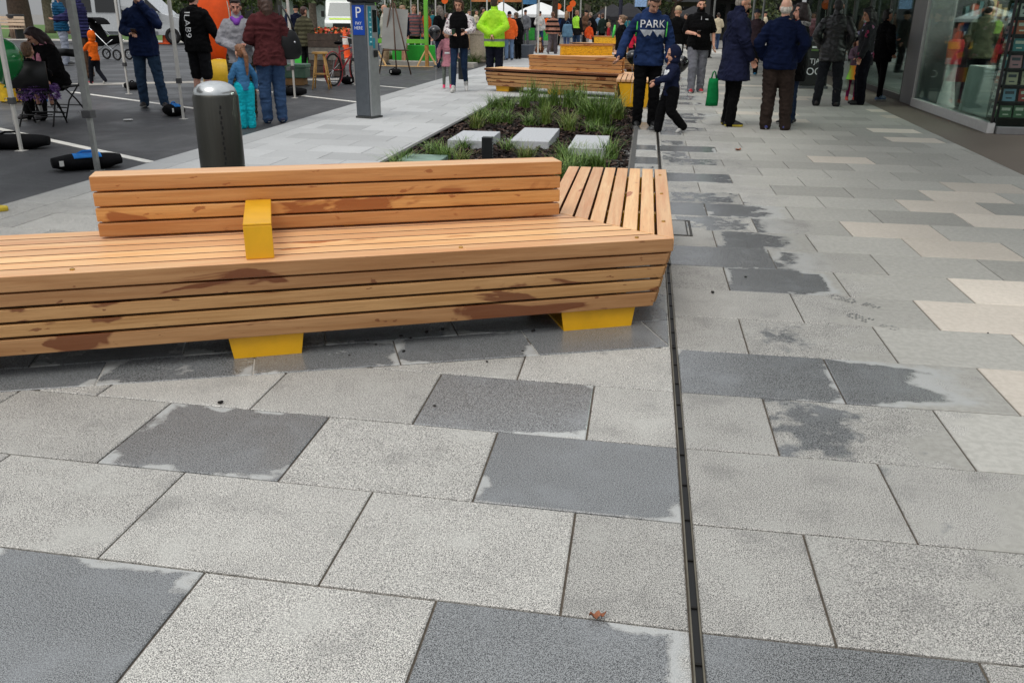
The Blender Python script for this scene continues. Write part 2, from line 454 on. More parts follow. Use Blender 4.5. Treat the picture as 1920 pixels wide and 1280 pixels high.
def hairmat(c):
    key = ('hair', c)
    if key not in _cache:
        t = NT('hair'); o = t.obj(); k = srgb(*c)
        n = t.noise(t.mapping(o, (70, 70, 9)), 1.5, 4, .7)
        t.out(t.mix(t.ss(n, .3, .7), tuple(x*.45 for x in k), tuple(min(1, x*1.5) for x in k)), .5); t.bump(n, .6, .01)
        _cache[key] = t.mat
    return _cache[key]

def text_polys(txt, size):
    cu = bpy.data.curves.new('t', 'FONT'); cu.body = txt; cu.size = size; cu.align_x = 'CENTER'; cu.align_y = 'CENTER'
    o = bpy.data.objects.new('t', cu); COL.objects.link(o)
    dg = bpy.context.evaluated_depsgraph_get()
    me = bpy.data.meshes.new_from_object(o.evaluated_get(dg)); bpy.data.objects.remove(o); bpy.data.curves.remove(cu)
    return me
def cling(name, parent, garment, me, mat, cx, cz, back=False, rot=0.0, off=.006, bold=0):
    """lay a flat 2-D mesh onto the cloth of a garment (front or back)"""
    gm = garment.data
    bvh = BVHTree.FromPolygons([v.co for v in gm.vertices], [tuple(p.vertices) for p in gm.polygons])
    bm = bmesh.new(); bm.from_mesh(me)
    if len(bm.faces) < 400:
        bmesh.ops.triangulate(bm, faces=bm.faces)
        for _ in range(2):
            es = [e for e in bm.edges if e.calc_length() > .03]
            if es: bmesh.ops.subdivide_edges(bm, edges=es, cuts=1); bmesh.ops.triangulate(bm, faces=bm.faces)
    sg = -1 if back else 1
    for v in bm.verts:
        x, y = v.co.x*math.cos(rot)-v.co.y*math.sin(rot), v.co.x*math.sin(rot)+v.co.y*math.cos(rot)
        X, Z = cx - sg*x, cz + y
        hit = bvh.ray_cast(Vector((X, sg*1.0, Z)), Vector((0, -sg, 0)))
        v.co = (X, (hit[0].y if hit[0] else 0)+sg*off, Z)
    out = bpy.data.meshes.new(name); bm.to_mesh(out); bm.free()
    return link(name, out, mat, parent)
def poly_mesh(polys):
    me = bpy.data.meshes.new('p'); vs = []; fs = []
    for p in polys:
        fs.append(tuple(range(len(vs), len(vs)+len(p)))); vs += [(x, y, 0) for x, y in p]
    me.from_pydata(vs, [], fs); return me
# ------------------------------------------------------------------ paving
X0, Y0, DY, LX, SHEAR = 0.20928, 2.26916, 0.490185, 0.650209, 0.025807
def paving_mat():
    t = NT('granite paving'); P = t.pos(); at_ = t.n('ShaderNodeAttribute', attribute_name='tile')
    sp = t.n('ShaderNodeSeparateColor', i_0=at_.outputs['Color']); tone, wet, warm = sp.outputs[0], sp.outputs[1], sp.outputs[2]
    xyz = t.n('ShaderNodeSeparateXYZ', i_0=P)
    PT = t.n('ShaderNodeVectorMath', operation='ADD', i_0=P, i_1=t.n('ShaderNodeCombineXYZ', i_2=t.math('MULTIPLY', tone, 19.0)).outputs[0]).outputs[0]   # patterns end at the joints
    big = t.noise(PT, 2.1, 3, .55, .4); edge = t.noise(PT, 11, 5, .65, .3); grain = t.noise(P, 390, 2, .55); grit = t.noise(P, 150, 3, .6)
    mott = t.noise(PT, 4.5, 4, .6)
    speck = t.ss(t.math('ADD', t.math('MULTIPLY', grain, .8), t.math('MULTIPLY', grit, .2)), .41, .59)
    soft = t.noise(P, 34, 4, .6)
    front = t.math('ADD', xyz.outputs[0], t.math('ADD', t.math('MULTIPLY', t.math('SUBTRACT', big, .5), 1.5), t.math('MULTIPLY', t.math('SUBTRACT', edge, .5), .6)))
    dry = t.ss(t.math('ADD', front, t.math('MULTIPLY', xyz.outputs[1], .015)), 1.12, 1.34)
    farleft = t.math('MULTIPLY', t.ss(xyz.outputs[1], 5.5, 8.5), t.math('SUBTRACT', 1.0, t.ss(xyz.outputs[0], -.4, .1)))
    dry = t.math('MAXIMUM', dry, farleft)
    damp = t.mix(speck, srgb(74, 74, 72), srgb(221, 219, 212))
    damp = t.mix(t.math('MULTIPLY', t.ss(mott, .5, .75), .55), damp, srgb(186, 186, 180))
    damp = t.mix(t.math('MULTIPLY', t.ss(mott, .5, .25), .4), damp, srgb(108, 108, 106))
    dryc = t.mix(t.ss(soft, .35, .65), srgb(168, 167, 160), srgb(182, 181, 174))
    dryc = t.mix(t.math('MULTIPLY', speck, .22), dryc, srgb(128, 128, 124))
    beige = t.mix(t.ss(soft, .35, .65), srgb(204, 196, 183), srgb(214, 206, 194))
    dryc = t.mix(warm, dryc, beige)
    wetc = t.mix(speck, srgb(58, 60, 61), srgb(160, 163, 164))
    wetc = t.mix(t.math('MULTIPLY', t.ss(mott, .45, .75), .45), wetc, srgb(146, 150, 153))
    m = t.math('ADD', wet, t.math('ADD', t.math('MULTIPLY', t.math('SUBTRACT', big, .5), .8), t.math('MULTIPLY', t.math('SUBTRACT', edge, .5), .6)))
    suv = t.n('ShaderNodeSeparateColor', i_0=t.n('ShaderNodeAttribute', attribute_name='slab').outputs['Color'])
    eu = t.math('MINIMUM', suv.outputs[0], t.math('SUBTRACT', 1.0, suv.outputs[0])); ev = t.math('MINIMUM', suv.outputs[1], t.math('SUBTRACT', 1.0, suv.outputs[1]))
    ed = t.math('SUBTRACT', 1.0, t.ss(t.math('MINIMUM', eu, ev), 0.0, .2))                     # 1 at the slab's own edge
    m = t.math('SUBTRACT', m, t.math('MULTIPLY', t.math('MULTIPLY', ed, t.ss(big, .42, .66)), .62))
    side = t.math('MULTIPLY', t.ss(xyz.outputs[0], .2, .26), t.ss(wet, .15, .3))
    m = t.math('ADD', m, t.math('MULTIPLY', side, t.math('MINIMUM', .28, t.math('MAXIMUM', -.7, t.math('MULTIPLY', t.math('SUBTRACT', 1.02, xyz.outputs[0]), 1.3)))))
    wm = t.ss(m, .43, .56)
    fringe = t.math('MULTIPLY', t.math('MULTIPLY', t.ss(m, .12, .42), t.math('SUBTRACT', 1.0, wm)), t.ss(wet, .3, .6))
    base = t.mix(dry, damp, dryc)
    base = t.mix(t.math('MULTIPLY', fringe, .8), base, srgb(184, 187, 186))
    base = t.mix(t.math('MULTIPLY', farleft, .6), base, srgb(190, 193, 196))
    base = t.mix(wm, base, wetc)
    tn = t.math('ADD', .83, t.math('MULTIPLY', tone, .28))
    blot = t.math('ADD', .84, t.math('MULTIPLY', t.noise(P, 1.3, 5, .65), .32))
    base = t.mix(1.0, base, t.n('ShaderNodeCombineColor', i_0=t.math('MULTIPLY', tn, blot), i_1=t.math('MULTIPLY', tn, blot), i_2=t.math('MULTIPLY', tn, blot)).outputs[0], 'MULTIPLY')
    rough = t.fmix(wm, t.fmix(dry, .62, .8), .2)
    t.out(base, t.math('ADD', rough, t.math('MULTIPLY', t.math('SUBTRACT', soft, .5), .16)))
    t.b.inputs['Specular IOR Level'].default_value = .5
    t.bump(t.math('ADD', grain, t.math('MULTIPLY', soft, .5)), .16, .002)
    return t.mat
PAVE = paving_mat()
def pit(col): return col

def clip(poly, a, b, c):
    """keep a*x+b*y<=c"""
    out = []
    for i in range(len(poly)):
        p, q = poly[i], poly[(i+1) % len(poly)]
        dp, dq = a*p[0]+b*p[1]-c, a*q[0]+b*q[1]-c
        if dp <= 0: out.append(p)
        if dp*dq < 0:
            t = dp/(dp-dq); out.append((p[0]+(q[0]-p[0])*t, p[1]+(q[1]-p[1])*t))
    return out
def area(p): return abs(sum(p[i][0]*p[(i+1) % len(p)][1]-p[(i+1) % len(p)][0]*p[i][1] for i in range(len(p))))/2
class Tiles:
    def __init__(s): s.mb = MB(); s.col = []; s.uv = []
    def tile(s, poly, col, z=0.0, gap=.0035, ch=.004):
        if len(poly) < 3 or area(poly) < .0008: return
        n = len(poly)
        if sum(poly[i][0]*poly[(i+1) % n][1]-poly[(i+1) % n][0]*poly[i][1] for i in range(n)) < 0: poly = poly[::-1]
        def inset(d):
            p = poly
            for i in range(n):
                a, b = poly[i], poly[(i+1) % n]; ex, ey = b[0]-a[0], b[1]-a[1]; L = math.hypot(ex, ey)
                if L < 1e-6: continue
                nx, ny = ey/L, -ex/L
                p = clip(p, nx, ny, nx*a[0]+ny*a[1]-d)
                if len(p) < 3: return None
            return p
        p0, p1 = inset(gap), inset(gap+ch)
        if not p0 or not p1: return
        z += random.uniform(-.0008, .0008)
        nv = len(s.mb.v)
        if len(p0) == len(p1):
            m = len(p0)
            s.mb.add([(x, y, z-.02) for x, y in p0]+[(x, y, z-ch*.8) for x, y in p0]+[(x, y, z) for x, y in p1],
                     [tuple(range(2*m, 3*m))]+[(i, (i+1) % m, m+(i+1) % m, m+i) for i in range(m)]+[(m+i, m+(i+1) % m, 2*m+(i+1) % m, 2*m+i) for i in range(m)])
        else: s.mb.add([(x, y, z) for x, y in p0], [tuple(range(len(p0)))])
        s.col += [col]*(len(s.mb.v)-nv)
        xa, xb, ya, yb = min(p[0] for p in poly), max(p[0] for p in poly), min(p[1] for p in poly), max(p[1] for p in poly)
        s.uv += [((v[0]-xa)/max(.01, xb-xa), (v[1]-ya)/max(.01, yb-ya), 0, 1) for v in s.mb.v[nv:]]
    def build(s, name):
        o = structure(name, s.mb, PAVE, fix=False)
        ca = o.data.color_attributes.new('tile', 'FLOAT_COLOR', 'POINT')
        ca.data.foreach_set('color', np.array([(*c, 1) for c in s.col], 'f').ravel())
        cu = o.data.color_attributes.new('slab', 'FLOAT_COLOR', 'POINT'); cu.data.foreach_set('color', np.array(s.uv, 'f').ravel())
        return o
HOLE = (-2.62, -.10, 4.55, 16.75)            # planting bed
def shopline(y): return 4.36 + .024*y        # face of the shop
def stripline(y): return 3.42 + .042*y       # edge of the aggregate strip
WETL = {(0, 0): .84, (0, 2): .74, (1, 1): .80, (-2, 0): .72, (-2, 2): .74, (-3, 1): .8, (2, 0): .3}
WETR = {(2, 0): .72, (2, 1): .78, (-2, 0): .84, (5, 1): .62, (6, 0): .74, (4, 1): .34, (3, 1): .26, (7, 1): .4, (8, 0): .3, (8, 1): .45, (9, 0): .5, (4, 0): .12, (3, 0): .1, (5, 0): .1, (7, 0): .12, (0, 1): .34, (1, 1): .3, (3, 2): .2}
BEIGE = {(2, 2), (5, 3), (4, 2), (3, 3), (6, 4), (8, 2), (9, 4), (10, 3), (11, 4), (7, 3), (12, 4), (15, 3)}
rng = random.Random(11)
tl = Tiles()
for k in range(-4, 92):
    odd = k % 2
    for i in range(0, 9):                    # left of the drain
        xa, xb = (-(i+.5)*LX, -(i-.5)*LX) if odd else (-(i+1)*LX, -i*LX)
        xb = min(xb, 0)
        if xb-xa < .02: continue
        q = [(X0-.013+x, Y0+(k+dk)*DY - x*SHEAR) for x, dk in ((xa, 0), (xb, 0), (xb, 1), (xa, 1))]
        q = clip(q, -1, 0, 4.60)
        if not q: continue
        far = q[0][1] > 5
        w = WETL.get((k, i), rng.choice((.05, .05, .1, .1)) if not far else (rng.choice((.05, .1, .15, .3)) if xb < -.7 else rng.choice((.2, .4, .8))))
        col = (rng.random(), w, 0.0)
        xl, xr, yn, yf = HOLE
        if max(p[1] for p in q) <= yn or min(p[1] for p in q) >= yf: tl.tile(q, col); continue
        for pc in (clip(q, 1, 0, xl), clip(q, -1, 0, -xr), clip(clip(clip(q, 1, 0, xr), -1, 0, -xl), 0, 1, yn), clip(clip(clip(q, 1, 0, xr), -1, 0, -xl), 0, -1, -yf)):
            tl.tile(pc, col)
    for i in range(0, 9):                    # right of the drain
        xa, xb = ((i-.5)*LX, (i+.5)*LX) if odd else (i*LX, (i+1)*LX)
        xa = max(xa, 0)
        if xb-xa < .02: continue
        q = [(X0+.013+x, Y0+(k+dk)*DY) for x, dk in ((xa, 0), (xb, 0), (xb, 1), (xa, 1))]
        q = clip(q, 1, -.042, 3.42)
        w = WETR.get((k, i))
        if w is None:
            w = (rng.choice((.05, .16, .24, .3, .38, .46, .6)) if i == 0 else rng.choice((.08, .2, .36, .48))) if (k > 3 and i < 3) else rng.choice((0, .02, .05, .1))
        warm = 1.0 if (k, i) in BEIGE or (k > 14 and i > 1 and rng.random() < .07) else 0.0
        tl.tile(q, (rng.uniform(0, .3) if k < 8 and i < 2 else rng.random(), w, warm))
tl.build('pavement')
# paving turned to follow the bench, laid as its own sheet
tb = Tiles(); ang = R(22.3); c0 = Vector((.19, 3.76)); dxb = Vector((math.cos(ang), math.sin(ang))); dyb = Vector((-math.sin(ang), math.cos(ang)))
reg = [(-4.6, 1.99), (.19, 3.76), (.19, 4.56), (-2.6, 4.56), (-4.6, 3.6)]
for j in range(-1, 8):
    for i in range(-11, 3):
        off = .31*(j % 2)
        q = []
        for a, b_ in ((i*.62+off, j*.47-.12), ((i+1)*.62+off, j*.47-.12), ((i+1)*.62+off, (j+1)*.47-.12), (i*.62+off, (j+1)*.47-.12)):
            p = c0 + dxb*a + dyb*b_; q.append((p.x, p.y))
        for a in range(len(reg)):
            p, r_ = reg[a], reg[(a+1) % len(reg)]; ex, ey = r_[0]-p[0], r_[1]-p[1]
            q = clip(q, ey, -ex, ey*p[0]-ex*p[1])
            if not q: break
        if q: tb.tile(q, (rng.uniform(0, .4), rng.choice((.62, .7, .8)), 0), z=.005, gap=.003)  # slabs kept dark: wet stone plus painted under-bench shade
tb.build('bench_paving')
GROUT = S('grout', 88, 80, 70, .95, var=.3, scale=20)
hx0, hx1, hy0, hy1 = HOLE
structure('paving_bed', MB().prism([(-4.62, -3), (stripline(-3), -3), (stripline(hy0), hy0), (-4.62, hy0)], -.3, -.0075).prism([(-4.62, hy1), (stripline(hy1), hy1), (stripline(50), 50), (-4.62, 50)], -.3, -.0075).prism([(-4.62, hy0), (hx0, hy0), (hx0, hy1), (-4.62, hy1)], -.3, -.0075).prism([(hx1, hy0), (stripline(hy0), hy0), (stripline(hy1), hy1), (hx1, hy1)], -.3, -.0075), GROUT)
structure('bench_paving_bed', MB().prism(reg, -.004, -.0005), GROUT)
# kerb stones along the road edge
kb = Tiles()
for k in range(-3, 48): kb.tile([(-4.95, k*1.02), (-4.60, k*1.02), (-4.60, k*1.02+1.02), (-4.95, k*1.02+1.02)], (rng.uniform(0, .25), .25, 0), z=.001)
kb.build('kerb')
# ------------------------------------------------------------------ road
def asphalt():
    t = NT('asphalt'); P = t.pos(); g = t.noise(P, 130, 4, .7); b = t.noise(P, .7, 5, .6, .5); st = t.noise(t.mapping(P, (1, .25, 1), rot=(0, 0, R(-60))), 2.2, 4)
    c = t.mix(t.ss(g, .35, .65), (.020, .021, .023), (.075, .077, .082))
    c = t.mix(t.math('MULTIPLY', t.ss(b, .45, .7), .55), c, (.03, .031, .034))
    c = t.mix(t.math('MULTIPLY', t.ss(st, .5, .75), .35), c, (.12, .12, .125))
    t.out(c, t.fmix(t.ss(b, .4, .65), .62, .36)); t.bump(g, .5, .006); return t.mat
ASPH = asphalt()
structure('ground', MB().prism([(-400, -60), (400, -60), (400, 500), (-400, 500)], -.6, -.045), S('far ground', 128, 126, 122, .9, var=.12, scale=.4))
structure('road', MB().prism([(-60, -30), (-4.95, -30), (-4.95, 46), (-60, 46)], -.5, -.012), ASPH)
PAINT = S('road paint', 226, 224, 216, .6, var=.1, scale=9)
lm = MB()
def stripe(p, q, w=.1):
    p, q = Vector(p).to_2d(), Vector(q).to_2d(); d = (q-p).normalized(); n = Vector((-d.y, d.x))*w/2
    lm.prism([tuple(p-n), tuple(q-n), tuple(q+n), tuple(p+n)], -.0115, -.007)
stripe((-4.98, 8.22), (-9.4, 10.98)); stripe((-6.2, 12.74), (-10.9, 15.64)); stripe((-4.97, 15.03), (-8.5, 17.5)); stripe((-5.0, 18.3), (-11, 22.3))
structure('parking_markings', lm, PAINT)
CONC = S('pale concrete', 168, 164, 156, .85, var=.15, scale=3, bump=.2)
structure('gutter', MB().prism([(-15, 14.9), (-7.0, 20.4), (-7.3, 20.9), (-15.3, 15.45)], -.012, -.006), CONC)
gm = NT('lawn'); gp = gm.pos(); gn = gm.noise(gp, 30, 5, .7)
gm.out(gm.mix(gm.ss(gm.noise(gp, .8, 4), .35, .65), gm.mix(gn, (.045, .10, .015), (.09, .19, .03)), gm.mix(gn, (.06, .12, .02), (.12, .22, .045))), .9)
structure('park_lawn', MB().prism([(-75, 47.5), (-15, 47.5), (-15, 100), (-75, 100)], -.4, .01), gm.mat)
structure('park_footpath', MB().prism([(-60, 44.5), (-14, 44.5), (-14, 47.5), (-60, 47.5)], -.4, .0), CONC)
structure('aggregate_strip', MB().prism([(stripline(-3), -3), (shopline(-3)+1.2, -3), (shopline(45)+1.2, 45), (stripline(45), 45)], -.3, -.001), S('exposed aggregate', 116, 107, 97, .8, var=.3, scale=160, bump=.5, bscale=300))
# ------------------------------------------------------------------ slot drain and service cover
t = thing('slot_drain', 'long thin steel edged slot drain running along the grey paving', 'drain', (X0+.001, 0, 0))
MB().box(-.0132, -2, -.012, -.0090, 45, .0015).box(.0090, -2, -.012, .0132, 45, .0015).build('edge_bar', S('brassy steel', 126, 120, 106, .35, metal=.8, var=.25, scale=6), t)
b = MB().box(-.009, -2, -.0072, .009, 45, -.0052); b.mi = 1
for k in range(60): b.box(-.0085, .4+k*.21, -.0050, .0085, .408+k*.21, -.001)
b.build('channel', [S('wet channel', 14, 14, 14, .5), S('dark steel', 40, 38, 36, .45, metal=.7)], t)
t = thing('service_cover', 'small steel framed service cover set in paving beside the bench corner', 'cover', (.315, 6.22, .001))
MB().box(-.085, -.245, 0, .085, -.225, .004).box(-.085, .225, 0, .085, .245, .004).box(.068, -.225, 0, .085, .225, .004).box(-.085, -.225, 0, -.068, .225, .004).box(.045, -.225, 0, .055, .225, .004).build('frame', S('dark steel', 70, 66, 58, .45, metal=.7), t)
MB().box(-.068, -.225, 0, .045, .225, .003).build('infill', S('cover stone', 150, 150, 147, .5, scale=60), t)
# ------------------------------------------------------------------ planting bed
mul = NT('bark mulch'); mp = mul.pos(); mn = mul.noise(mp, 45, 4, .7)
mul.out(mul.mix(mul.ss(mn, .35, .7), (.007, .005, .005), (.034, .022, .018)), 1.0); mul.bump(mn, .9, .03)
xl, xr, yn, yf = HOLE
NX, NY = 44, 150; vs = []; fs = []
for j in range(NY+1):
    for i in range(NX+1):
        x, y = xl+.02+(xr-xl-.04)*i/NX, yn+.02+(yf-yn-.04)*j/NY
        vs.append((x, y, -.035+.03*noise.noise((x*2, y*2, 0))+.02*noise.noise((x*11, y*11, 3))))
for j in range(NY):
    for i in range(NX): a = j*(NX+1)+i; fs.append((a, a+1, a+NX+2, a+NX+1))
structure('planting_bed', MB().add(vs, fs), mul.mat, smooth=180, fix=False)
b = MB(); rr = random.Random(5)
for _ in range(11000):
    x, y = rr.uniform(xl+.04, xr-.04), rr.uniform(7.5, 15.5)
    L, W = rr.uniform(.015, .05), rr.uniform(.007, .018); m = Matrix.Rotation(rr.uniform(0, 6.3), 3, 'Z') @ Matrix.Rotation(rr.uniform(-.7, .7), 3, 'X') @ Matrix.Rotation(rr.uniform(-.6, .6), 3, 'Y')
    c = Vector((x, y, -.02+.03*noise.noise((x*2, y*2, 0))+.02*noise.noise((x*11, y*11, 3))+rr.uniform(0, .012)))
    b.mi = rr.choice((0, 0, 1, 2)); b.add([c+m @ Vector(p) for p in ((-L, -W, 0), (L, -W*.6, 0), (L, W, 0), (-L, W*.8, 0))], [(0, 1, 2, 3)])
tag(b.build('bark_chips', [S('bark dark', 34, 27, 25, 1, spec=.2), S('bark mid', 56, 44, 40, 1, spec=.2), S('bark pale', 84, 68, 60, 1, spec=.2)], fix=False), 'dark bark chips covering the planting bed between the benches', 'mulch', kind='stuff')
b = MB()
for (x0, y0, x1, y1) in ((xl-.05, yn-.02, xl, yf+.02), (xr, yn-.02, xr+.05, yf+.02), (xl, yf-.03, xr, yf+.02)): b.box(x0, y0, -.2, x1, y1, .0035)
tag(b.build('bed_edging', S('dark edging stone', 84, 84, 82, .8, var=.2, scale=30)), 'flush dark stone edging around the planting bed', 'edging', kind='structure')
# ------------------------------------------------------------------ timber
def wood(name, c1, c2, stain, amount, rough=.42):
    t = NT(name); o = t.obj(); ri = t.n('ShaderNodeNewGeometry').outputs['Random Per Island']
    off = t.n('ShaderNodeCombineXYZ', i_0=t.math('MULTIPLY', ri, 37.0), i_1=t.math('MULTIPLY', ri, 11.0), i_2=t.math('MULTIPLY', ri, 23.0)).outputs[0]
    v = t.n('ShaderNodeVectorMath', operation='ADD', i_0=o, i_1=off).outputs[0]
    g = t.noise(t.mapping(v, (1.1, 26, 26)), 1.6, 6, .62, .5); f = t.noise(t.mapping(v, (5, 190, 190)), 1.5, 3, .6)
    wv = t.noise(t.mapping(v, (.8, 9, 9)), 1.2, 2, .5, 1.5)
    base = t.mix(t.ss(t.math('ADD', t.math('MULTIPLY', g, .6), t.math('MULTIPLY', wv, .4)), .3, .72), c1, c2)
    base = t.mix(t.math('MULTIPLY', t.ss(f, .5, .72), .35), base, tuple(x*.55 for x in c1))
    hs = t.n('ShaderNodeHueSaturation'); t.set(hs.inputs['Color'], base); t.set(hs.inputs['Value'], t.math('ADD', .80, t.math('MULTIPLY', ri, .38))); t.set(hs.inputs['Hue'], t.math('ADD', .492, t.math('MULTIPLY', ri, .014)))
    sn = t.noise(t.mapping(v, (1.5, 5, 5)), 1.3, 4, .5, .6); rs = t.math('MULTIPLY', t.math('SUBTRACT', ri, .5), .09)
    sm = t.math('MULTIPLY', t.ss(t.math('ADD', sn, rs), amount, amount+.035), .82)
    sp2 = t.noise(t.mapping(v, (7, 16, 16)), 1.6, 3, .5); sm = t.math('MAXIMUM', sm, t.math('MULTIPLY', t.ss(sp2, amount+.10, amount+.13), .7))
    base = t.mix(sm, hs.outputs[0], stain)
    t.out(base, t.fmix(sm, rough, .22)); t.b.inputs['Specular IOR Level'].default_value = .45
    t.bump(t.math('ADD', g, t.math('MULTIPLY', f, .5)), .18, .004)
    return t.mat
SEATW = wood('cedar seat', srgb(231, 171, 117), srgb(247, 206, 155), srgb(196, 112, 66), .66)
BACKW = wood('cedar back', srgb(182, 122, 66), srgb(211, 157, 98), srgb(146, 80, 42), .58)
FRONTW = wood('shaded cedar front', srgb(160, 114, 68), srgb(192, 148, 100), srgb(104, 50, 24), .575)  # darker colour paints in the shade of upright faces; stains are its own
JOINTW = wood('shaded joint timber', srgb(96, 54, 28), srgb(126, 76, 42), srgb(80, 40, 20), .6)  # dark plank sides paint in the shade of the gaps
YEL = S('yellow powder coat', 228, 170, 10, .42, var=.10, scale=4, bump=.05, bscale=300, coat=.15)
BRASS = S('brass bolt', 196, 160, 90, .35, metal=1.0)

def bench(label, O, ang, my, Lm=3.42, bx=(-2.6, -.39), arm=True, yellow=False, cat='bench', legs=(-.515, -1.98, -3.2)):
    """long seat along -x from its corner, return wing going back along the world y axis"""
    root = thing('timber_bench', label, cat, (*O, 0), ang, 'timber benches around the planting beds')
    D, W, RLn = .75, .68, 2.0; ra = math.pi/2 - R(23.5)
    rd = Vector((math.cos(ra), math.sin(ra))); rn = Vector((-rd.y, rd.x)); I = Vector((-.415, .75))
    F = lambda p: (p[0], p[1]*my)
    def pr(b, poly, z0, z1, p1=None): b.prism([F(p) for p in poly], z0, z1, [F(p) for p in p1] if p1 else None)
    # seat planks
    b = MB(); n = 7; pw = D/n; g = .0065
    for k in range(n):
        a0, a1 = k*pw+(0 if k == 0 else g), (k+1)*pw-g
        mx = lambda y: I.x*y/D - .004
        z0 = .385 if k == 0 else .41
        pr(b, [(-Lm, a0), (mx(a0), a0), (mx(a1), a1), (-Lm, a1)], z0, .45)
    for i in range(len(b.m)): b.m[i] = (2 if i == 2 else 1) if i % 6 >= 2 else 0  # painted shade: gap sides dark, front edge darker than the top
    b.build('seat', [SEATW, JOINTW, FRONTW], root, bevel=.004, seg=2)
    wing = MB(); n = 8; pw = W/n
    for k in range(n):
        s0, s1 = k*pw+(0 if k == 0 else .006), (k+1)*pw-.006
        p = [I*(s0/W)+rd*.006, rd*RLn+rn*s0, rd*RLn+rn*s1, I*(s1/W)+rd*.006]
        q = [(v.dot(rd), v.dot(rn)*my) for v in p]
        wing.prism(q, .41 if k else .385, .45)
    for i in range(len(wing.m)): wing.m[i] = (2 if i == 2 else 1) if i % 6 in (2, 4) else 0  # wing slat sides carry the same painted shade
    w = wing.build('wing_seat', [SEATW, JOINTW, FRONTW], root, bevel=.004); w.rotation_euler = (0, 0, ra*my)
    for tt in (.72, 1.28, 1.84):                                               # bearers below the wing slats
        wb = MB()
        q = [rd*tt+rn*.02, rd*(tt+.06)+rn*.02, rd*(tt+.06)+rn*(W-.02), rd*tt+rn*(W-.02)]
        pr(wb, [tuple(v) for v in q], .36, .409)
        wb.build('bearer', YEL, root)
    # side cladding: four boards per side, drawn in towards the ground
    def boards(name, A, B, inx, taperA, taperB, lean=.085):
        A, B = Vector(A), Vector(B); d = (B-A).normalized(); nrm = Vector(inx).normalized(); bb = MB(); L = (B-A).length
        for k in range(4):
            zt = .376-k*.0655; zb = zt-.0535
            if k == 3: zb -= .016
            f = lambda z: .006+(.385-z)*lean
            tA = lambda z: taperA*(.45-z)/.33; tB = lambda z: taperB*(.45-z)/.33
            pts = []
            for z in (zb, zt):
                for sx, off in ((tA(z), 0), (L-tB(z), 0), (L-tB(z), .028), (tA(z), .028)):
                    p = A+d*sx+nrm*(f(z)+off); pts.append((*F(p), z))
            bb.add(pts, [(3, 2, 1, 0), (4, 5, 6, 7), (0, 1, 5, 4), (1, 2, 6, 5), (2, 3, 7, 6), (3, 0, 4, 7)])
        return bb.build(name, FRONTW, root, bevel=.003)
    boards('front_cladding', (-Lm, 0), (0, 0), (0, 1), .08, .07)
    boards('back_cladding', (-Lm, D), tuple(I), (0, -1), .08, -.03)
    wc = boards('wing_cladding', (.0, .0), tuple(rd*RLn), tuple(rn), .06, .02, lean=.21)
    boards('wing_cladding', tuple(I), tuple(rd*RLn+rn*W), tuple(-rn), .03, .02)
    # folded yellow end plate of the wing and yellow feet
    b = MB(); e = [rd*(RLn-.03)+rn*.06, rd*(RLn-.02)+rn*.06]
    def slab(p, q, z0, z1, th, nrm):
        p, q, nrm = Vector(p), Vector(q), Vector(nrm); pr(b, [tuple(p), tuple(q), tuple(q+nrm*th), tuple(p+nrm*th)], z0, z1)
    E0 = rd*(RLn-.03); c = lambda s_: tuple(E0+rn*s_)
    b.add([(*F(E0+rn*.05+rd*o_), .384) for o_ in (0, .014)]+[(*F(E0+rn*(W-.05)+rd*o_), .384) for o_ in (0, .014)]+[(*F(E0+rn*.14+rd*o_), .002) for o_ in (0, .014)]+[(*F(E0+rn*(W-.14)+rd*o_), .002) for o_ in (0, .014)],
          [(0, 2, 6, 4), (1, 3, 7, 5), (0, 1, 3, 2), (4, 6, 7, 5), (0, 4, 5, 1), (2, 3, 7, 6)])
    pr(b, [tuple(E0+rn*.14-rd*.3), tuple(E0+rn*(W-.14)-rd*.3), tuple(E0+rn*(W-.14)-rd*.002), tuple(E0+rn*.14-rd*.002)], .002, .014)
    b.build('end_plate', YEL, root, bevel=.002)
    for lx in legs:
        b = MB(); wL = .35 if lx > -1 else .29; t_ = .012
        def plate(pts): b.add([(*F(p[:2]), p[2]) for p in pts], [(0, 1, 2, 3), (7, 6, 5, 4), (0, 4, 5, 1), (1, 5, 6, 2), (2, 6, 7, 3), (3, 7, 4, 0)])
        x0, x1 = lx, lx+wL; y0, y1 = .06, .64
        plate([(x0, y0, .002), (x1, y0, .002), (x1+.02, y0, .134), (x0-.02, y0, .134), (x0, y0+t_, .002), (x1, y0+t_, .002), (x1+.02, y0+t_, .134), (x0-.02, y0+t_, .134)])
        plate([(x0, y1, .002), (x1, y1, .002), (x1+.02, y1, .134), (x0-.02, y1, .134), (x0, y1+t_, .002), (x1, y1+t_, .002), (x1+.02, y1+t_, .134), (x0-.02, y1+t_, .134)])
        pr(b, [(x0, y0+t_+.001), (x1, y0+t_+.001), (x1, y1-.001), (x0, y1-.001)], .002, .013)
        plate([(x1-.012, y0+t_+.001, .014), (x1-.001, y0+t_+.001, .014), (x1+.018, y0+t_+.001, .134), (x1+.006, y0+t_+.001, .134), (x1-.012, y1-.001, .014), (x1-.001, y1-.001, .014), (x1+.018, y1-.001, .134), (x1+.006, y1-.001, .134)])
        b.build('foot', YEL, root, bevel=.003)
    MB().prism([F(p) for p in ((-Lm+.15, .075), (-.25, .075), (-.47, .675), (-Lm+.15, .675))], .135, .40).build('gap_blocker', S('shadow board', 52, 40, 32, .8), root)  # dark core added inside to block light through the board gaps
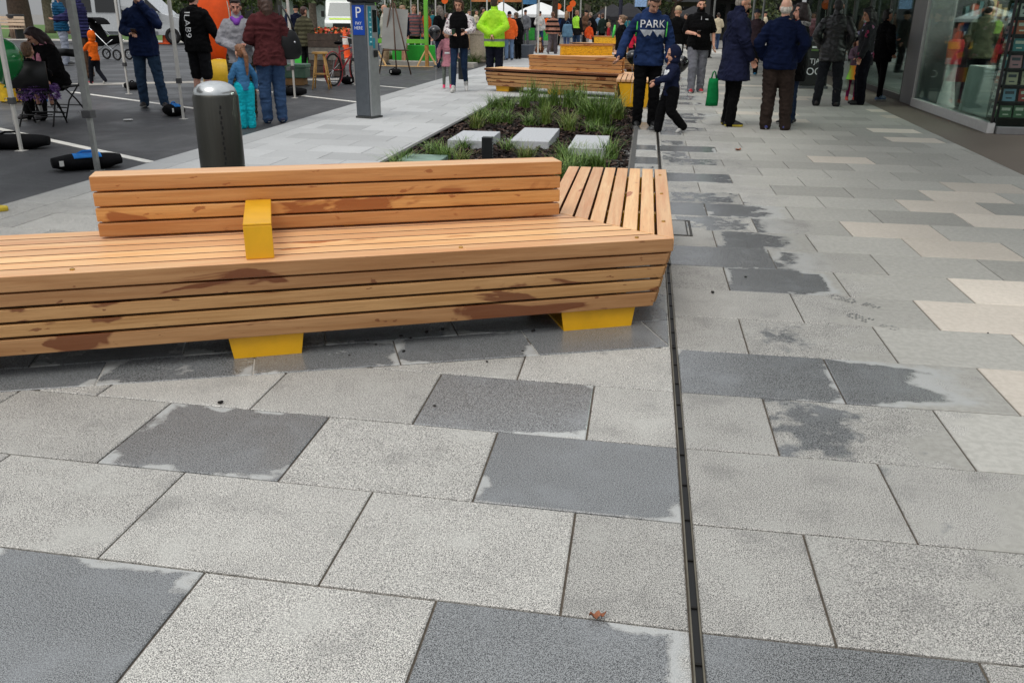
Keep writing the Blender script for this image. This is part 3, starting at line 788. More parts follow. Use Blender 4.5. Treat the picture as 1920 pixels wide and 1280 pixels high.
    # backrest: four boards and a top board
    if bx:
        b = MB(); y0, y1 = .56, .70
        zs = [(.461, .522), (.531, .592), (.601, .662), (.671, .738)]
        if yellow:
            MB().prism([F(p) for p in ((bx[0], y0), (bx[1], y0), (bx[1], y1), (bx[0], y1))], .40, .70).build('yellow_panel', yellow_panel(), root, bevel=.004)
            pr(b, [(bx[0]-.02, y0-.02), (bx[1]+.02, y0-.02), (bx[1]+.02, y1+.02), (bx[0]-.02, y1+.02)], .701, .745)
        else:
            for z0, z1 in zs[:3]:
                for ya in (y0, y1-.04): pr(b, [(bx[0], ya), (bx[1], ya), (bx[1], ya+.04), (bx[0], ya+.04)], z0, z1)
            pr(b, [(bx[0]-.004, y0-.004), (bx[1]+.004, y0-.004), (bx[1]+.004, y1+.004), (bx[0]-.004, y1+.004)], *zs[3]); b.m[-5] = 1  # lighter wood on the top face paints in the brighter sky light
            for x in (bx[0]+.3, bx[1]-.3, (bx[0]+bx[1])/2): MB().prism([F(p) for p in ((x, y0+.042), (x+.05, y0+.042), (x+.05, y1-.042), (x, y1-.042))], .448, .67).build('back_post', YEL, root)
        b.build('backrest', [BACKW, SEATW], root, bevel=.005)
    if arm:
        b = MB(); x0, x1 = -1.946, -1.830
        pr(b, [(x0, .045), (x1, .045), (x1, .055), (x0, .055)], .452, .596)
        pr(b, [(x0, .045), (x1, .045), (x1, .553), (x0, .553)], .596, .606)
        b.build('armrest', YEL, root, bevel=.004)
    pos = [(-.17, .05), (-1.02, .05), (-2.62, .05), (-3.2, .05)]
    for tt in (.35, 1.1, 1.75): v = rd*tt+rn*.045; pos.append((v.x, v.y))
    for x, y in pos:
        bb = MB().lathe([(.010, .4502), (.010, .4545), (.006, .457), (.001, .4574)], 10, (x, y*my, 0))
        bb.build('bolt', BRASS, root, smooth=40)
    return root
def yellow_panel():
    t = NT('yellow relief panel'); o = t.obj(); n = t.noise(t.mapping(o, (9, 9, 26)), 1.5, 4, .6, 1.2)
    t.out(t.mix(t.ss(n, .42, .5), srgb(196, 138, 8), srgb(238, 180, 20)), .45); t.bump(n, .8, .02); return t.mat
bench('long cedar bench with yellow armrest in front of the planting bed', (.184, 4.024), R(23.5), 1, Lm=3.75, legs=(-.515, -2.04, -3.45))
bench('cedar bench seen from behind at the far end of the planting bed', (.19, 17.3), -R(23.5), -1, arm=False, bx=(-2.4, -.39), Lm=3.44)
bench('yellow panelled bench with timber cap beyond the cedar bench', (.19, 25.3), R(23.5), 1, arm=False, yellow=True, bx=(-2.5, -1.0), legs=(-.5,))
bench('farthest yellow panelled bench, small behind the girl in black', (.19, 37.5), -R(23.5), -1, arm=False, yellow=True, bx=(-2.3, -.8), legs=(-.5,))

# ------------------------------------------------------------------ stepping slabs, path light, lid
SLAB = S('stepping slab', 190, 193, 196, .7, var=.1, scale=40, bump=.3)
for lab, x0, x1, y0, y1 in (('pale stepping slab nearest the kerb paving, with grass along its front', -2.24, -1.76, 9.95, 10.85), ('middle pale stepping slab, set a little farther back than the others', -1.52, -1.06, 10.05, 11.35), ('pale stepping slab closest to the drain side of the bed', -.80, -.38, 9.6, 10.75)):
    tag(MB().box(x0, y0, -.08, x1, y1, .075).build('stepping_slab', SLAB, bevel=.006), lab, 'slab', 'stepping slabs across the planting bed')
p = G(914, 300); t = thing('path_light', 'short dark post light standing in the planting bed', 'light', (p.x, p.y, -.03))
DARKM = S('charcoal metal', 42, 45, 47, .42, metal=.5, var=.15)
MB().box(-.055, -.045, 0, .055, .045, .27).build('post', DARKM, t, bevel=.004)
b = MB()
for k in range(6): b.box(.0552, -.03, .06+k*.032, .0572, .03, .076+k*.032)
b.build('louvre', S('louvre steel', 150, 156, 156, .4, metal=.6), t)
tag(MB().box(-2.46, 8.55, -.05, -2.02, 9.0, .045).build('valve_lid', S('green plastic lid', 128, 154, 140, .55), bevel=.012), 'pale green plastic valve lid lying in the bed beside the kerb edging', 'lid')

# ------------------------------------------------------------------ grass tufts
def tuft(col, n, h, spread, seed):
    b = MB(); r = random.Random(seed)
    for _ in range(n):
        a = r.uniform(0, 6.283); L = h*r.uniform(.5, 1.1); out_ = spread*r.uniform(.2, 1.25)*L/h; bx_, by_ = r.gauss(0, .05), r.gauss(0, .05)
        w = r.uniform(.004, .0075); pts = []
        for k in range(5):
            f = k/4; rr_ = out_*f**1.8; z = L*(f-.32*f*f*(out_/max(spread, .01)))
            pts.append((Vector((bx_+math.cos(a)*rr_, by_+math.sin(a)*rr_, z)), w*(1-f*.85)))
        sd = Vector((-math.sin(a), math.cos(a), 0)); vs = []
        for p, ww in pts: vs += [p-sd*ww, p+sd*ww]
        b.mi = r.choice((0, 0, 1, 1, 2))
        b.add(vs, [(2*k, 2*k+1, 2*k+3, 2*k+2) for k in range(4)])
    return b
def leafm(name, c):
    t = NT(name); n = t.noise(t.obj(), 12, 3); t.out(t.mix(n, tuple(x*.7 for x in c), tuple(x*1.35 for x in c)), .5)
    t.b.inputs['Transmission Weight'].default_value = 0; t.b.inputs['Subsurface Weight'].default_value = .15; t.b.inputs['Subsurface Radius'].default_value = (.01, .02, .004); return t.mat
GR = [[leafm('grass deep', (.075, .145, .02)), leafm('grass mid', (.13, .24, .035)), leafm('grass pale', (.24, .34, .08))],
      [leafm('grass bright', (.10, .17, .02)), leafm('grass lime', (.16, .24, .035)), leafm('grass straw', (.22, .24, .06))]]
TUFTS = [(758, 302, .26, 0, 'low dark'), (812, 284, .24, 0, 'low spreading'), (835, 296, .30, 0, 'bushy dark'), (866, 299, .20, 1, 'sparse lime'), (871, 276, .24, 0, 'dark'), (893, 236, .28, 1, 'short golden'), (925, 230, .30, 0, 'mid green'), (950, 230, .30, 0, 'leaning green'),
         (905, 222, .30, 0, 'shaggy'), (925, 200, .32, 0, 'fine green'), (950, 205, .36, 0, 'dense'), (984, 200, .42, 0, 'tall dark'), (1000, 186, .48, 0, 'tall upright'), (952, 278, .24, 0, 'small dark'), (985, 300, .30, 1, 'bright lime'), (994, 232, .26, 0, 'low green'),
         (1024, 231, .40, 1, 'pale lime'), (1020, 204, .40, 0, 'feathery'), (1040, 196, .50, 0, 'tall brown tipped'), (1066, 200, .50, 0, 'upright'), (1062, 232, .30, 1, 'yellowish'), (1068, 242, .34, 1, 'spreading lime'), (1088, 196, .50, 0, 'slim tall'),
         (1112, 228, .52, 0, 'big'), (1131, 232, .55, 0, 'biggest'), (1146, 214, .50, 0, 'dark tall'), (1160, 222, .44, 1, 'pale green'), (1110, 244, .24, 0, 'tiny'), (1140, 250, .22, 0, 'small'), (1060, 298, .32, 0, 'loose'), (1078, 318, .34, 0, 'half hidden'), (1102, 308, .30, 0, 'thick'),
         (1122, 312, .30, 0, 'arching'), (1142, 292, .34, 0, 'wide'), (1056, 330, .34, 0, 'low'), (1092, 288, .22, 1, 'short lime'), (740, 312, .22, 0, 'edge hugging'), (1095, 214, .44, 0, 'soft')]
WHERE = lambda x, y: ('by the bench end' if x > 1040 else 'by the bed edging') if y > 286 else (('beside the drain side slab' if x > 1060 else 'near the middle slab') if x > 940 else 'near the kerb side slab') if y > 246 else ('beyond the drain side slab' if x > 1060 else 'beyond the middle slab') if y > 215 and x > 960 else ('before the far bench' if x > 960 else 'along the kerb side edge')
protos = {}
WFAC = lambda y: .86 if y > 240 else 1.0
for i, (x, y, h, c, adj) in enumerate(TUFTS):
    p = G(x, y); key = (c, 0 if h < .28 else 1 if h < .4 else 2)
    lab = f'{adj} grass tuft growing {WHERE(x, y)} in the bark bed'
    if key not in protos:
        hh = (.24, .34, .5)[key[1]]
        o = tuft(None, (95, 120, 150)[key[1]], hh, (.36, .38, .34)[key[1]], i+3).build('grass_tuft', GR[c], fix=False)
        tag(o, lab, 'grass tuft', 'grass tufts in the planting bed'); o.location = (p.x, p.y, -.03); o.scale = (h/hh*WFAC(y),)*3; protos[key] = (o, hh)
    else:
        o, hh = protos[key]; dup(o, (p.x, p.y, -.03), random.uniform(0, 6), lab, scale=h/hh*WFAC(y))

# ------------------------------------------------------------------ bollard
p = G(424, 366); t = thing('bollard', 'fat dark steel bollard with polished domed top behind the bench', 'bollard', (p.x, p.y, 0), R(-28))
PEW = NT('dark brushed steel'); po = PEW.obj(); pn = PEW.noise(PEW.mapping(po, (40, 40, 2)), 2, 4)
PEW.out(PEW.mix(pn, srgb(64, 64, 60), srgb(76, 76, 71)), PEW.fmix(pn, .36, .42), Metallic=.75)
MB().lathe([(.172, 0), (.176, .02), (.178, .3), (.178, .80), (.172, .815), (.17, .819)], 56).build('post', PEW.mat, t, smooth=35)
MB().lathe([(.169, .8195), (.168, .833), (.156, .865), (.128, .892), (.085, .911), (.04, .919), (.004, .921)], 56).build('dome', S('polished dome', 205, 208, 208, .22, metal=.9, scale=5), t, smooth=60)
b = MB()
for k in range(12):
    a = R(-28+(0 if k % 2 else 2.2)); z = .73-k*.040
    b.obox((.1785*math.cos(a), .1785*math.sin(a), z), (.004, .014, .026), (0, 0, a))
b.build('slot', S('slot black', 10, 10, 10, .6), t)
# ------------------------------------------------------------------ parking meter
p = G(689, 219); t = thing('parking_meter', 'grey pay and display parking meter with blue P sign', 'parking meter', (p.x, p.y, 0), R(0))
p1, p2, p3 = G(671, 219), G(694, 223), G(711, 217)
t.location = (p2.x, p2.y, 0); d1 = (p1-p2); d1.z = 0; t.rotation_euler = (0, 0, R(-18))
MET = S('meter grey', 96, 102, 108, .42, metal=.35, var=.08); METL = S('meter light side', 150, 153, 154, .4, metal=.35, var=.08)
MB().box(-.24, 0, .03, -.001, .26, 1.60).build('housing', MET, t, bevel=.012)
b = MB().box(0, .012, .03, .030, .248, 1.56); b.build('face_panel', METL, t, bevel=.008)
MB().box(-.25, -.012, 0, .04, .272, .03).build('plinth', S('plinth', 60, 62, 62, .6), t, bevel=.004)
MB().box(-.285, -.045, 1.60, .075, .30, 1.66).build('hood', S('hood black', 30, 32, 34, .5), t, bevel=.02)
b = MB(); b.M = Matrix.Translation((-.105, .13, 1.74)) @ Matrix.Rotation(R(16), 4, 'X'); b.box(-.16, -.16, -.06, .14, .16, -.03); b.build('solar_panel', S('solar', 24, 28, 44, .25, coat=.5), t, bevel=.004)

MB().tube([(-.105, .13, 1.655), (-.105, .13, 1.70)], .03, 10).build('stalk', MET, t)
sg = MB().box(-.222, -.006, 1.16, -.018, 0.0, 1.56).build('sign', S('parking blue', 20, 70, 168, .4, var=.05), t, bevel=.002)
WH = S('sign white', 236, 238, 240, .5, var=.03)
def letters(name, txt, size, loc, rot, mat, parent, bold=.0):
    me = text_polys(txt, size); o = link(name, me, mat, parent); o.location = loc; o.rotation_euler = rot
    return o
letters('letter', 'P', .21, (-.118, -.0085, 1.455), (R(90), 0, 0), WH, sg); letters('lettering', 'PAY\nHERE', .062, (-.12, -.0085, 1.285), (R(90), 0, 0), WH, sg)
TEAL = S('teal decal', 26, 140, 158, .4, var=.2, scale=20)
tp = MB().box(.0305, .02, 1.02, .034, .10, 1.545).build('decal_strip', TEAL, t)
b = MB(); rr = random.Random(3)
for k in range(7): b.box(.0345, .035+rr.uniform(0, .02), 1.06+k*.066, .036, .075+rr.uniform(0, .015), 1.082+k*.066)
b.build('decal_icon', S('decal pale', 170, 222, 226, .5), tp)
MB().box(.0305, .115, .98, .034, .165, 1.12).build('decal_plate', TEAL, t)
MB().box(.0305, .115, .86, .055, .20, .955).build('ticket_slot', S('slot black', 10, 10, 10, .6), t, bevel=.01)
MB().box(.0305, .125, 1.2, .036, .225, 1.5).build('screen', S('screen', 24, 30, 30, .15, coat=.6), t, bevel=.004)
# ------------------------------------------------------------------ small litter
b = MB(); rr = random.Random(21)
spots = [G(x, y) for x, y in ((655, 668), (757, 661), (913, 680), (800, 625), (830, 620), (690, 640), (752, 632), (414, 757), (1262, 650), (1255, 498), (1336, 550), (1852, 626), (1398, 521), (1000, 623), (1050, 610), (980, 660), (770, 636), (705, 648), (815, 763))]
for c in spots:
    r_ = rr.uniform(.004, .010); b.ball(c+Vector((0, 0, r_*.5+.004)), (r_*1.5, r_, r_*.6), 7, 5, Matrix.Rotation(rr.uniform(0, 3), 3, 'Z'))
tag(b.build('bark_crumbs', S('crumb', 24, 22, 20, .9), smooth=180), 'scattered black bark crumbs on the paving under the bench', 'litter', kind='stuff')
def leaf(loc, rz, label, s=.022):
    b = MB(); vs = []; 
    for k in range(9):
        f = k/8; w = s*.55*math.sin(math.pi*min(1, f*.95+.03))*(1+.3*math.sin(k*3.1)); z = .004+.012*abs(f-.5)+.006*math.sin(k*1.7)
        vs += [((f-.5)*2*s, -w, z+.008), ((f-.5)*2*s, 0, z), ((f-.5)*2*s, w, z+.006)]
    b.add(vs, [q for k in range(8) for q in ((3*k, 3*k+3, 3*k+4, 3*k+1), (3*k+1, 3*k+4, 3*k+5, 3*k+2))])
    o = b.build('dry_leaf', S('dead leaf', 150, 96, 68, .8, var=.3, scale=60), smooth=180); tag(o, label, 'leaf', 'dry leaves'); o.location = (loc.x, loc.y, .002); o.rotation_euler = (0, 0, rz)
leaf(G(1120, 1160), .3, 'curled orange brown leaf lying on the joint near the drain'); leaf(G(1384, 282), 1.0, 'reddish dead leaf on the dry paving far ahead of the bench wing', .06)
# wet shoe prints left on the dry slabs
b = MB(); rr = random.Random(2)
for px, py, rz in ((1606, 566, .9), (1640, 604, .75)):
    c = G(px, py); m = Matrix.Rotation(rz, 3, 'Z')
    for k in range(15):
        y = -.13+.019*k; wd = .042*(1 if k > 6 else .72)*(.7 if k in (0, 14) else 1)
        if k in (5, 6): continue
        for j in range(3):
            if rr.random() < .3: continue
            x0 = -wd+j*wd*.68; x1 = x0+wd*.5*rr.uniform(.5, 1.1)
            b.add([c+m @ Vector(p) for p in ((x0, y, .0028), (x1, y+.004, .0028), (x1, y+.014*rr.uniform(.6, 1), .0028), (x0, y+.012*rr.uniform(.6, 1), .0028))], [(0, 1, 2, 3)])
tag(b.build('shoe_prints', S('wet print', 122, 124, 124, .4), fix=False), 'wet patterned shoe prints drying on the pale slabs', 'shoe prints', kind='stuff')
# ------------------------------------------------------------------ the people
BLK = fabric('black cloth', 11, 11, 13); BLK2 = fabric('faded black cloth', 26, 26, 29); NAVY = fabric('navy cloth', 30, 36, 62); DNAVY = fabric('dark navy cloth', 22, 27, 46)
JEAN = fabric('blue denim', 52, 74, 106); DJEAN = fabric('dark denim', 30, 42, 64); RUB = S('shoe black', 24, 24, 25, .5); SOLEB = S('sole dark', 30, 29, 28, .8)
PHONE = S('phone black', 12, 12, 14, .25, coat=.4)
def phone(label, pr, side=1, size=(.075, .012, .15), mat=PHONE):
    root, gs, k = pr; e, w = k['J'][side]; s = k['s']; f = (w-e).normalized()
    c = root.matrix_basis @ ((w+f*.105+Vector((0, 0, .035)))*s)
    o = MB().obox((0, 0, 0), (size[0], size[1], size[2])).build('phone', mat, bevel=.004); o.location = c; o.rotation_euler = (R(-60), 0, root.rotation_euler.z)
    return tag(o, label, 'phone')
def Pt(x, y): v = G(x, y); return (v.x, v.y)

# man in blue hoodie
a = person('man in blue hoodie with white PARK print, hand on the far bench', (Pt(1208, 237)), 1.80, 172,
    dict(n='hoodie', c=fabric('royal blue fleece', 34, 52, 90), hem=.80, t=.026, hood='down', amp=.012), dict(c=BLK, r=1.05), dict(c=RUB, sole=M('rubber sole', (.6, .6, .58), .7)),
    hair=('short', (58, 40, 30)), arms=(((.30, -.02, 1.16), (.42, .22, .92)), ((.27, .02, 1.13), (.25, .12, .87))), legs=('stand', 'stand'), head=(-8, 34), lean=11, vox=.0105, w=1.05)
r_, g_, k_ = a; s_ = k_['s']
WP = S('white print', 226, 228, 230, .7)
cling('print', r_, g_['hoodie'], text_polys('PARK', .14), WP, 0, 1.315*s_, off=.008)
cling('print', r_, g_['hoodie'], poly_mesh([[(-.165, .06), (-.10, -.03), (-.06, .0), (-.03, -.02), (0, .055), (.03, .02), (.07, -.03), (.10, .01), (.165, -.05), (.165, .06)]]), S('grey print', 176, 182, 190, .7), 0, 1.19*s_, off=.008)
GRN = S('lime lanyard', 96, 226, 96, .6)
for sx in (-.20, .20): cling('lanyard', r_, g_['hoodie'], poly_mesh([[(-.009, -.10), (.009, -.10), (.007, .09), (-.007, .09)]]), GRN, sx, 1.26*s_, off=.012)
# small boy
a = person('small child in dark hooded jacket stepping along the planting bed, hands out', Pt(1253, 248), 1.10, -112,
    dict(n='jacket', c=fabric('ink navy', 26, 32, 56), hem=.80, t=.036, hood='up', amp=.012), dict(c=BLK, r=1.5), dict(c=RUB), hair=('none', (70, 50, 38)),
    arms=(((.24, .10, 1.15), (.20, .30, 1.05)), ((.22, .16, 1.18), (.12, .42, 1.13))), legs=('front', 'back'), head=(0, 6), child=True, vox=.0105, w=1.22)
cling('print', a[0], a[1]['jacket'], poly_mesh([[(.075*math.cos(t*.5236)*(1+.2*math.sin(t*2)), .055*math.sin(t*.5236)*(1+.2*math.cos(t*3))) for t in range(12)]]), WP, -.03, 1.26*a[2]['s'], off=.008)
# bearded man
a = person('bearded man walking in black half zip top and grey sweatpants', Pt(1302, 173), 1.83, 176,
    dict(n='polo_shirt', c=BLK, hem=.80, t=.03, sl=.85, collar=True, belly=.8, amp=.009), dict(c=fabric('grey sweats', 112, 114, 122), r=1.18, amp=.012), dict(c=S('red shoe', 176, 44, 52, .6), sz=.03),
    hair=('short', (46, 32, 24)), arms=('phone', 'down'), legs=('front', 'stand'), beard=True, w=1.18, vox=.011, tone=(226, 172, 146))
phone('dark phone held by the bearded man', a)
cling('zip', a[0], a[1]['polo_shirt'], poly_mesh([[(-.006, -.03), (.006, -.03), (.006, .03), (-.006, .03)]]), S('zip steel', 190, 190, 194, .4), 0, 1.38*a[2]['s'], off=.006)
cling('badge', a[0], a[1]['polo_shirt'], poly_mesh([[(-.03, -.012), (.03, -.012), (.03, .012), (-.03, .012)]]), S('badge grey', 168, 170, 172, .6), -.11, 1.36*a[2]['s'], off=.006)
# person with beige beanie behind
a = person('person in beige beanie and black coat, half hidden beyond the blue hoodie', Pt(1262, 152), 1.72, 10,
    dict(n='coat', c=BLK, hem=.66, t=.03), dict(c=BLK2), dict(c=RUB), hair=('beanie', fabric('beige knit', 190, 172, 142)), vox=.013)
tag(MB().obox((0, 0, 0), (.16, .22, .34)).build('carry_bag', [fabric('bag white', 206, 206, 206)], bevel=.02), 'black and white carry bag beside the bearded man, hanging at thigh height', 'bag').location = at(1271, 20.6, .7)+Vector((0, 0, .72))
# man in long navy raincoat
a = person('grey haired man in long navy raincoat holding a green bag, facing the shop', Pt(1366, 236), 1.78, 82,
    dict(n='raincoat', c=fabric('raincoat navy', 30, 34, 58), hem=.62, t=.04, flare=.05, hood='down', amp=.013, collar=True), dict(c=BLK, r=1.1), dict(c=RUB, sole=S('yellow sole', 206, 186, 60, .7), sz=.03),
    hair=('short', (150, 142, 132)), arms=(((.25, .05, 1.14), (.22, .16, .93)), ((.25, -.07, 1.14), (.25, -.05, .88))), head=(8, 18), vox=.0105, w=1.12)
GBAG = fabric('green shopping bag', 18, 122, 66)
def soft_bag(name, label, c, w, d, h, mat, rz=0, strap=.12):
    b = MB(); rr = random.Random(int(w*1000)); rows = []
    for k in range(8):
        f = k/7; sc_ = 1-.28*f*f
        rows.append([(w/2*sc_*math.cos(t)*(1+.06*math.sin(3*t+k)), d/2*(sc_**.5)*math.sin(t)*(1+.1*math.sin(2*t+k*1.3)), -h+h*f) for t in [2*math.pi*i/18 for i in range(18)]])
    b.rings(rows); t = thing(name, label, 'bag', c, rz)
    b.build('body', mat, t, smooth=180)
    for sx in (-1, 1): MB().tube([(-w*.22, .012*sx, -.02), (-w*.1, .01*sx, strap*.8), (0, .008*sx, strap), (w*.1, .01*sx, strap*.8), (w*.22, .012*sx, -.02)], .006, 6).build('handle', mat, t, smooth=180)
    return t
c = at(1338, 12.75, .6); soft_bag('shopping_bag', 'bright green cloth shopping bag hanging beside the navy raincoat', (c.x, c.y, .65), .18, .11, .37, GBAG, R(20), .1)
c = at(1381, 13.15, .6); soft_bag('paper_bag', 'dull grey bag hanging behind the raincoat man\'s legs', (c.x, c.y, .66), .2, .1, .34, fabric('grey bag', 96, 88, 84), R(60))
# background shoppers beyond him
person('man in grey beanie and brown jacket walking beyond the raincoat man', Pt(1408, 141), 1.70, -160, dict(n='jacket', c=fabric('brown jacket', 66, 52, 58), hem=.78, t=.035), dict(c=BLK2), dict(c=S('teal shoe', 30, 110, 150, .6)), hair=('beanie', fabric('grey knit', 62, 66, 76)), arms=('pocket', 'down'), legs=('front', 'stand'), vox=.013)
person('person in black cap and dark coat behind the brown jacket', Pt(1389, 131), 1.72, -120, dict(n='coat', c=fabric('dark olive', 40, 38, 34), hem=.72, t=.035), dict(c=BLK), dict(c=RUB), hair=('cap', BLK), vox=.013)
# old man in navy jumper
a = person('balding old man in navy jumper and brown trousers seen from behind', Pt(1448, 243), 1.71, 8,
    dict(n='jumper', c=fabric('navy jumper', 14, 24, 52), hem=.82, t=.034, amp=.013, belly=.3), dict(c=fabric('brown trousers', 50, 41, 37), r=1.28, amp=.013), dict(c=S('blue shoe', 58, 66, 128, .6), sz=.026),
    hair=('bald', (214, 206, 194)), arms=('pocket', 'pocket'), legs=('wide', 'stand'), vox=.0105, w=1.16, tone=(222, 176, 152))
# woman beside him
a = person('dark haired woman in black coat and patterned scarf beside the old man', Pt(1478, 232), 1.66, -72,
    dict(n='coat', c=BLK, hem=.64, t=.035, amp=.012), dict(c=DJEAN), dict(c=RUB), hair=('bob', (34, 20, 18)), arms=('pocket', 'hang'), vox=.011, fem=True, w=1.1, tone=(218, 162, 138))
b = MB(); s_ = a[2]['s']; b.torus((0, -.01, 1.45*s_), .10*s_, .042*s_, 'Z', 22, 10)
sc_ = NT('leopard scarf'); sv = sc_.n('ShaderNodeTexVoronoi', i_Vector=sc_.obj(), i_Scale=46.0); sc_.out(sc_.mix(sc_.ss(sv.outputs[0], .25, .5), srgb(30, 29, 30), srgb(150, 148, 146)), .9)
b.build('scarf', sc_.mat, a[0], smooth=180)
# leather jacket man
a = person('man in black leather jacket and dark jeans seen from behind near the shop door', Pt(1548, 199), 1.80, 12,
    dict(n='jacket', c=S('black leather', 20, 21, 23, .42, bump=.3, bscale=60), hem=.74, t=.03, amp=.011, collar=True), dict(c=fabric('charcoal jeans', 34, 36, 40), r=1.08, amp=.012), dict(c=S('brown black boot', 34, 28, 26, .5), boot=True, sole=SOLEB),
    hair=('short', (16, 14, 14)), arms=('pocket', 'pocket'), legs=('wide', 'wide'), vox=.011, w=1.08, tone=(150, 104, 84))
# floral jacket woman
fl = NT('dark floral cloth'); fo = fl.obj(); fv = fl.n('ShaderNodeTexVoronoi', i_Vector=fo, i_Scale=7.5)
fc = fl.mix(fl.ss(fl.noise(fo, 4, 2), .46, .54), srgb(150, 148, 176), srgb(150, 36, 80))
fl.out(fl.mix(fl.math('MULTIPLY', fl.math('LESS_THAN', fv.outputs[0], .27), fl.math('GREATER_THAN', fl.noise(fo, 30, 3), .42)), srgb(18, 18, 26), fc), .85)
a = person('long haired woman in black floral jacket and wide black trousers', Pt(1608, 196), 1.66, -86, dict(n='jacket', c=fl.mat, hem=.72, t=.03), dict(c=fabric('midnight trousers', 18, 18, 26), r=1.3), dict(c=RUB, sole=SOLEB),
    hair=('long', (16, 14, 16)), arms=('fwd', 'hang'), head=(0, 16), vox=.011, fem=True, w=1.05, tone=(190, 140, 112))
# girl in rainbow skirt
a = person('young girl with fringe in magenta leggings and neon skirt by the shop door', Pt(1594, 189), 1.22, 176, dict(n='cardigan', c=fabric('grey pink cardigan', 116, 92, 108), hem=.90, t=.018), dict(n='leggings', c=fabric('magenta leggings', 138, 38, 92), kind='tight'), dict(c=S('coral shoe', 232, 82, 70, .6)),
    hair=('bob', (92, 56, 40)), arms=('fwd', 'down'), child=True, vox=.0105, fem=True)
tu = NT('neon tulle'); tx = tu.n('ShaderNodeSeparateXYZ', i_0=tu.obj()).outputs[0]; rmp = tu.n('ShaderNodeValToRGB', i_0=tu.math('ADD', .5, tu.math('MULTIPLY', tx, -2.6))); cr = rmp.color_ramp
cr.elements[0].color = (*srgb(150, 240, 90), 1); cr.elements[0].position = .1; cr.elements[1].color = (*srgb(255, 60, 120), 1); cr.elements[1].position = .75; e_ = cr.elements.new(.38); e_.color = (*srgb(255, 150, 40), 1)
tu.out(rmp.outputs[0], .8); s_ = a[2]['s']
b = MB(); b.rings([[(r_*math.cos(t)*(1+.05*math.sin(9*t)), r_*math.sin(t)*(1+.05*math.sin(9*t)), z) for t in [2*math.pi*i/54 for i in range(54)]] for r_, z in ((.12, .97*s_), (.16, .86*s_), (.205, .70*s_), (.225, .60*s_))]); b.build('skirt', tu.mat, a[0], smooth=60)
c = at(1583, 17.55, .6); soft_bag('white_bag', 'pale white shopping bag held in front of the girl in neon skirt', (c.x, c.y, .72), .24, .1, .52, fabric('white bag', 196, 204, 200))
# puffer person
a = person('person in black puffer jacket and sneakers beside the shop column', Pt(1640, 189), 1.64, 60, dict(n='jacket', c=BLK, hem=.76, t=.045, puff=.012), dict(n='leggings', c=BLK, kind='tight'), dict(c=S('denim blue shoe', 84, 110, 140, .6), sz=.03), hair=('short', (20, 17, 16)), arms=('pocket', 'fwd'), legs=('stand', 'front'), vox=.012, tone=(180, 130, 104))
c = at(1628, 17.4, 1.); tag(MB().obox((0, 0, 0), (.12, .03, .10), (.3, .5, 0)).build('lime_packet', fabric('lime packet', 176, 196, 60), bevel=.008), 'small lime green packet held beside the floral jacket', 'packet').location = (c.x, c.y, .86)
# walking woman
fb = NT('white floral blouse'); fv = fb.noise(fb.obj(), 26, 3); fb.out(fb.mix(fb.ss(fv, .52, .62), srgb(222, 216, 216), srgb(120, 96, 108)), .85)
a = person('woman in black vest and white patterned sleeves walking while holding a cup and phone', Pt(862, 172), 1.79, 174,
    [dict(n='blouse', c=fb.mat, hem=.95, t=.014, amp=.006), dict(n='vest', c=BLK, hem=.82, t=.036, sl=0, amp=.005)], dict(n='jeans', c=fabric('indigo jeans', 30, 46, 70), kind='tight'), dict(c=S('pale sneaker', 186, 186, 182, .6)),
    hair=('bob', (84, 58, 42)), arms=('phone', ((.27, .04, 1.15), (.16, .24, 1.12))), legs=('front', 'back'), head=(4, 20), fem=True, vox=.0105, w=1.06)
phone('dark phone in the walking woman\'s hand', a, -1)
c = a[0].matrix_basis @ Vector((.075, .36, 1.14)); t = thing('cup', 'dark green takeaway cup held by the walking woman', 'cup', c)
MB().lathe([(.03, -.05), (.034, 0), (.04, .05)], 18).build('body', S('cup green', 30, 58, 36, .6), t, smooth=40); MB().lathe([(.043, .0505), (.043, .058), (.036, .064), (.001, .0645)], 18).build('lid', S('lid black', 20, 20, 20, .5), t, smooth=40)
# girl in pink
pk = fabric('dusty pink fleece', 190, 130, 142)
a = person('girl in dusty pink dress, grey leggings and hot pink shoes walking', Pt(839, 166), 1.24, 165, dict(n='dress', c=pk, hem=.66, t=.03, flare=.04), dict(n='leggings', c=fabric('grey green leggings', 106, 114, 106), kind='tight'), dict(c=S('hot pink shoe', 246, 70, 118, .6), sz=.03),
    hair=('tail', (96, 72, 52)), arms=('down', ((.22, .04, 1.2), (.30, .16, 1.02))), legs=('stand', 'front'), head=(14, 6), child=True, fem=True, vox=.0105)
cling('print', a[0], a[1]['dress'], poly_mesh([[(-.05, -.02), (.05, -.02), (.05, .02), (-.05, .02)]]), WP, 0, 1.06*a[2]['s'], off=.006)
# hi-vis worker
HV = NT('hi-vis yellow'); ho = HV.obj(); hn = HV.noise(ho, 8, 4); hz = HV.n('ShaderNodeSeparateXYZ', i_0=ho).outputs[2]
bandm = HV.math('MULTIPLY', HV.math('GREATER_THAN', hz, .90), HV.math('LESS_THAN', hz, .955))
HV.out(HV.mix(bandm, HV.mix(hn, srgb(136, 206, 10), srgb(186, 238, 38)), srgb(120, 128, 124)), .7); HV.bump(HV.noise(ho, 18, 3), .4, .012)
a = person('person in bright yellow green hi-vis jacket, hands clasped behind the back', (at(927, 20.6, 1.).x, 20.6), 1.86, 4, dict(n='jacket', c=HV.mat, hem=.74, t=.042, amp=.007, box=True, collar=True), dict(c=fabric('navy work trousers', 22, 24, 36), r=1.2), dict(c=RUB), hair=('short', (60, 46, 36)), arms=('behind', 'behind'), legs=('stand', 'stand'), vox=.0115, w=1.12)
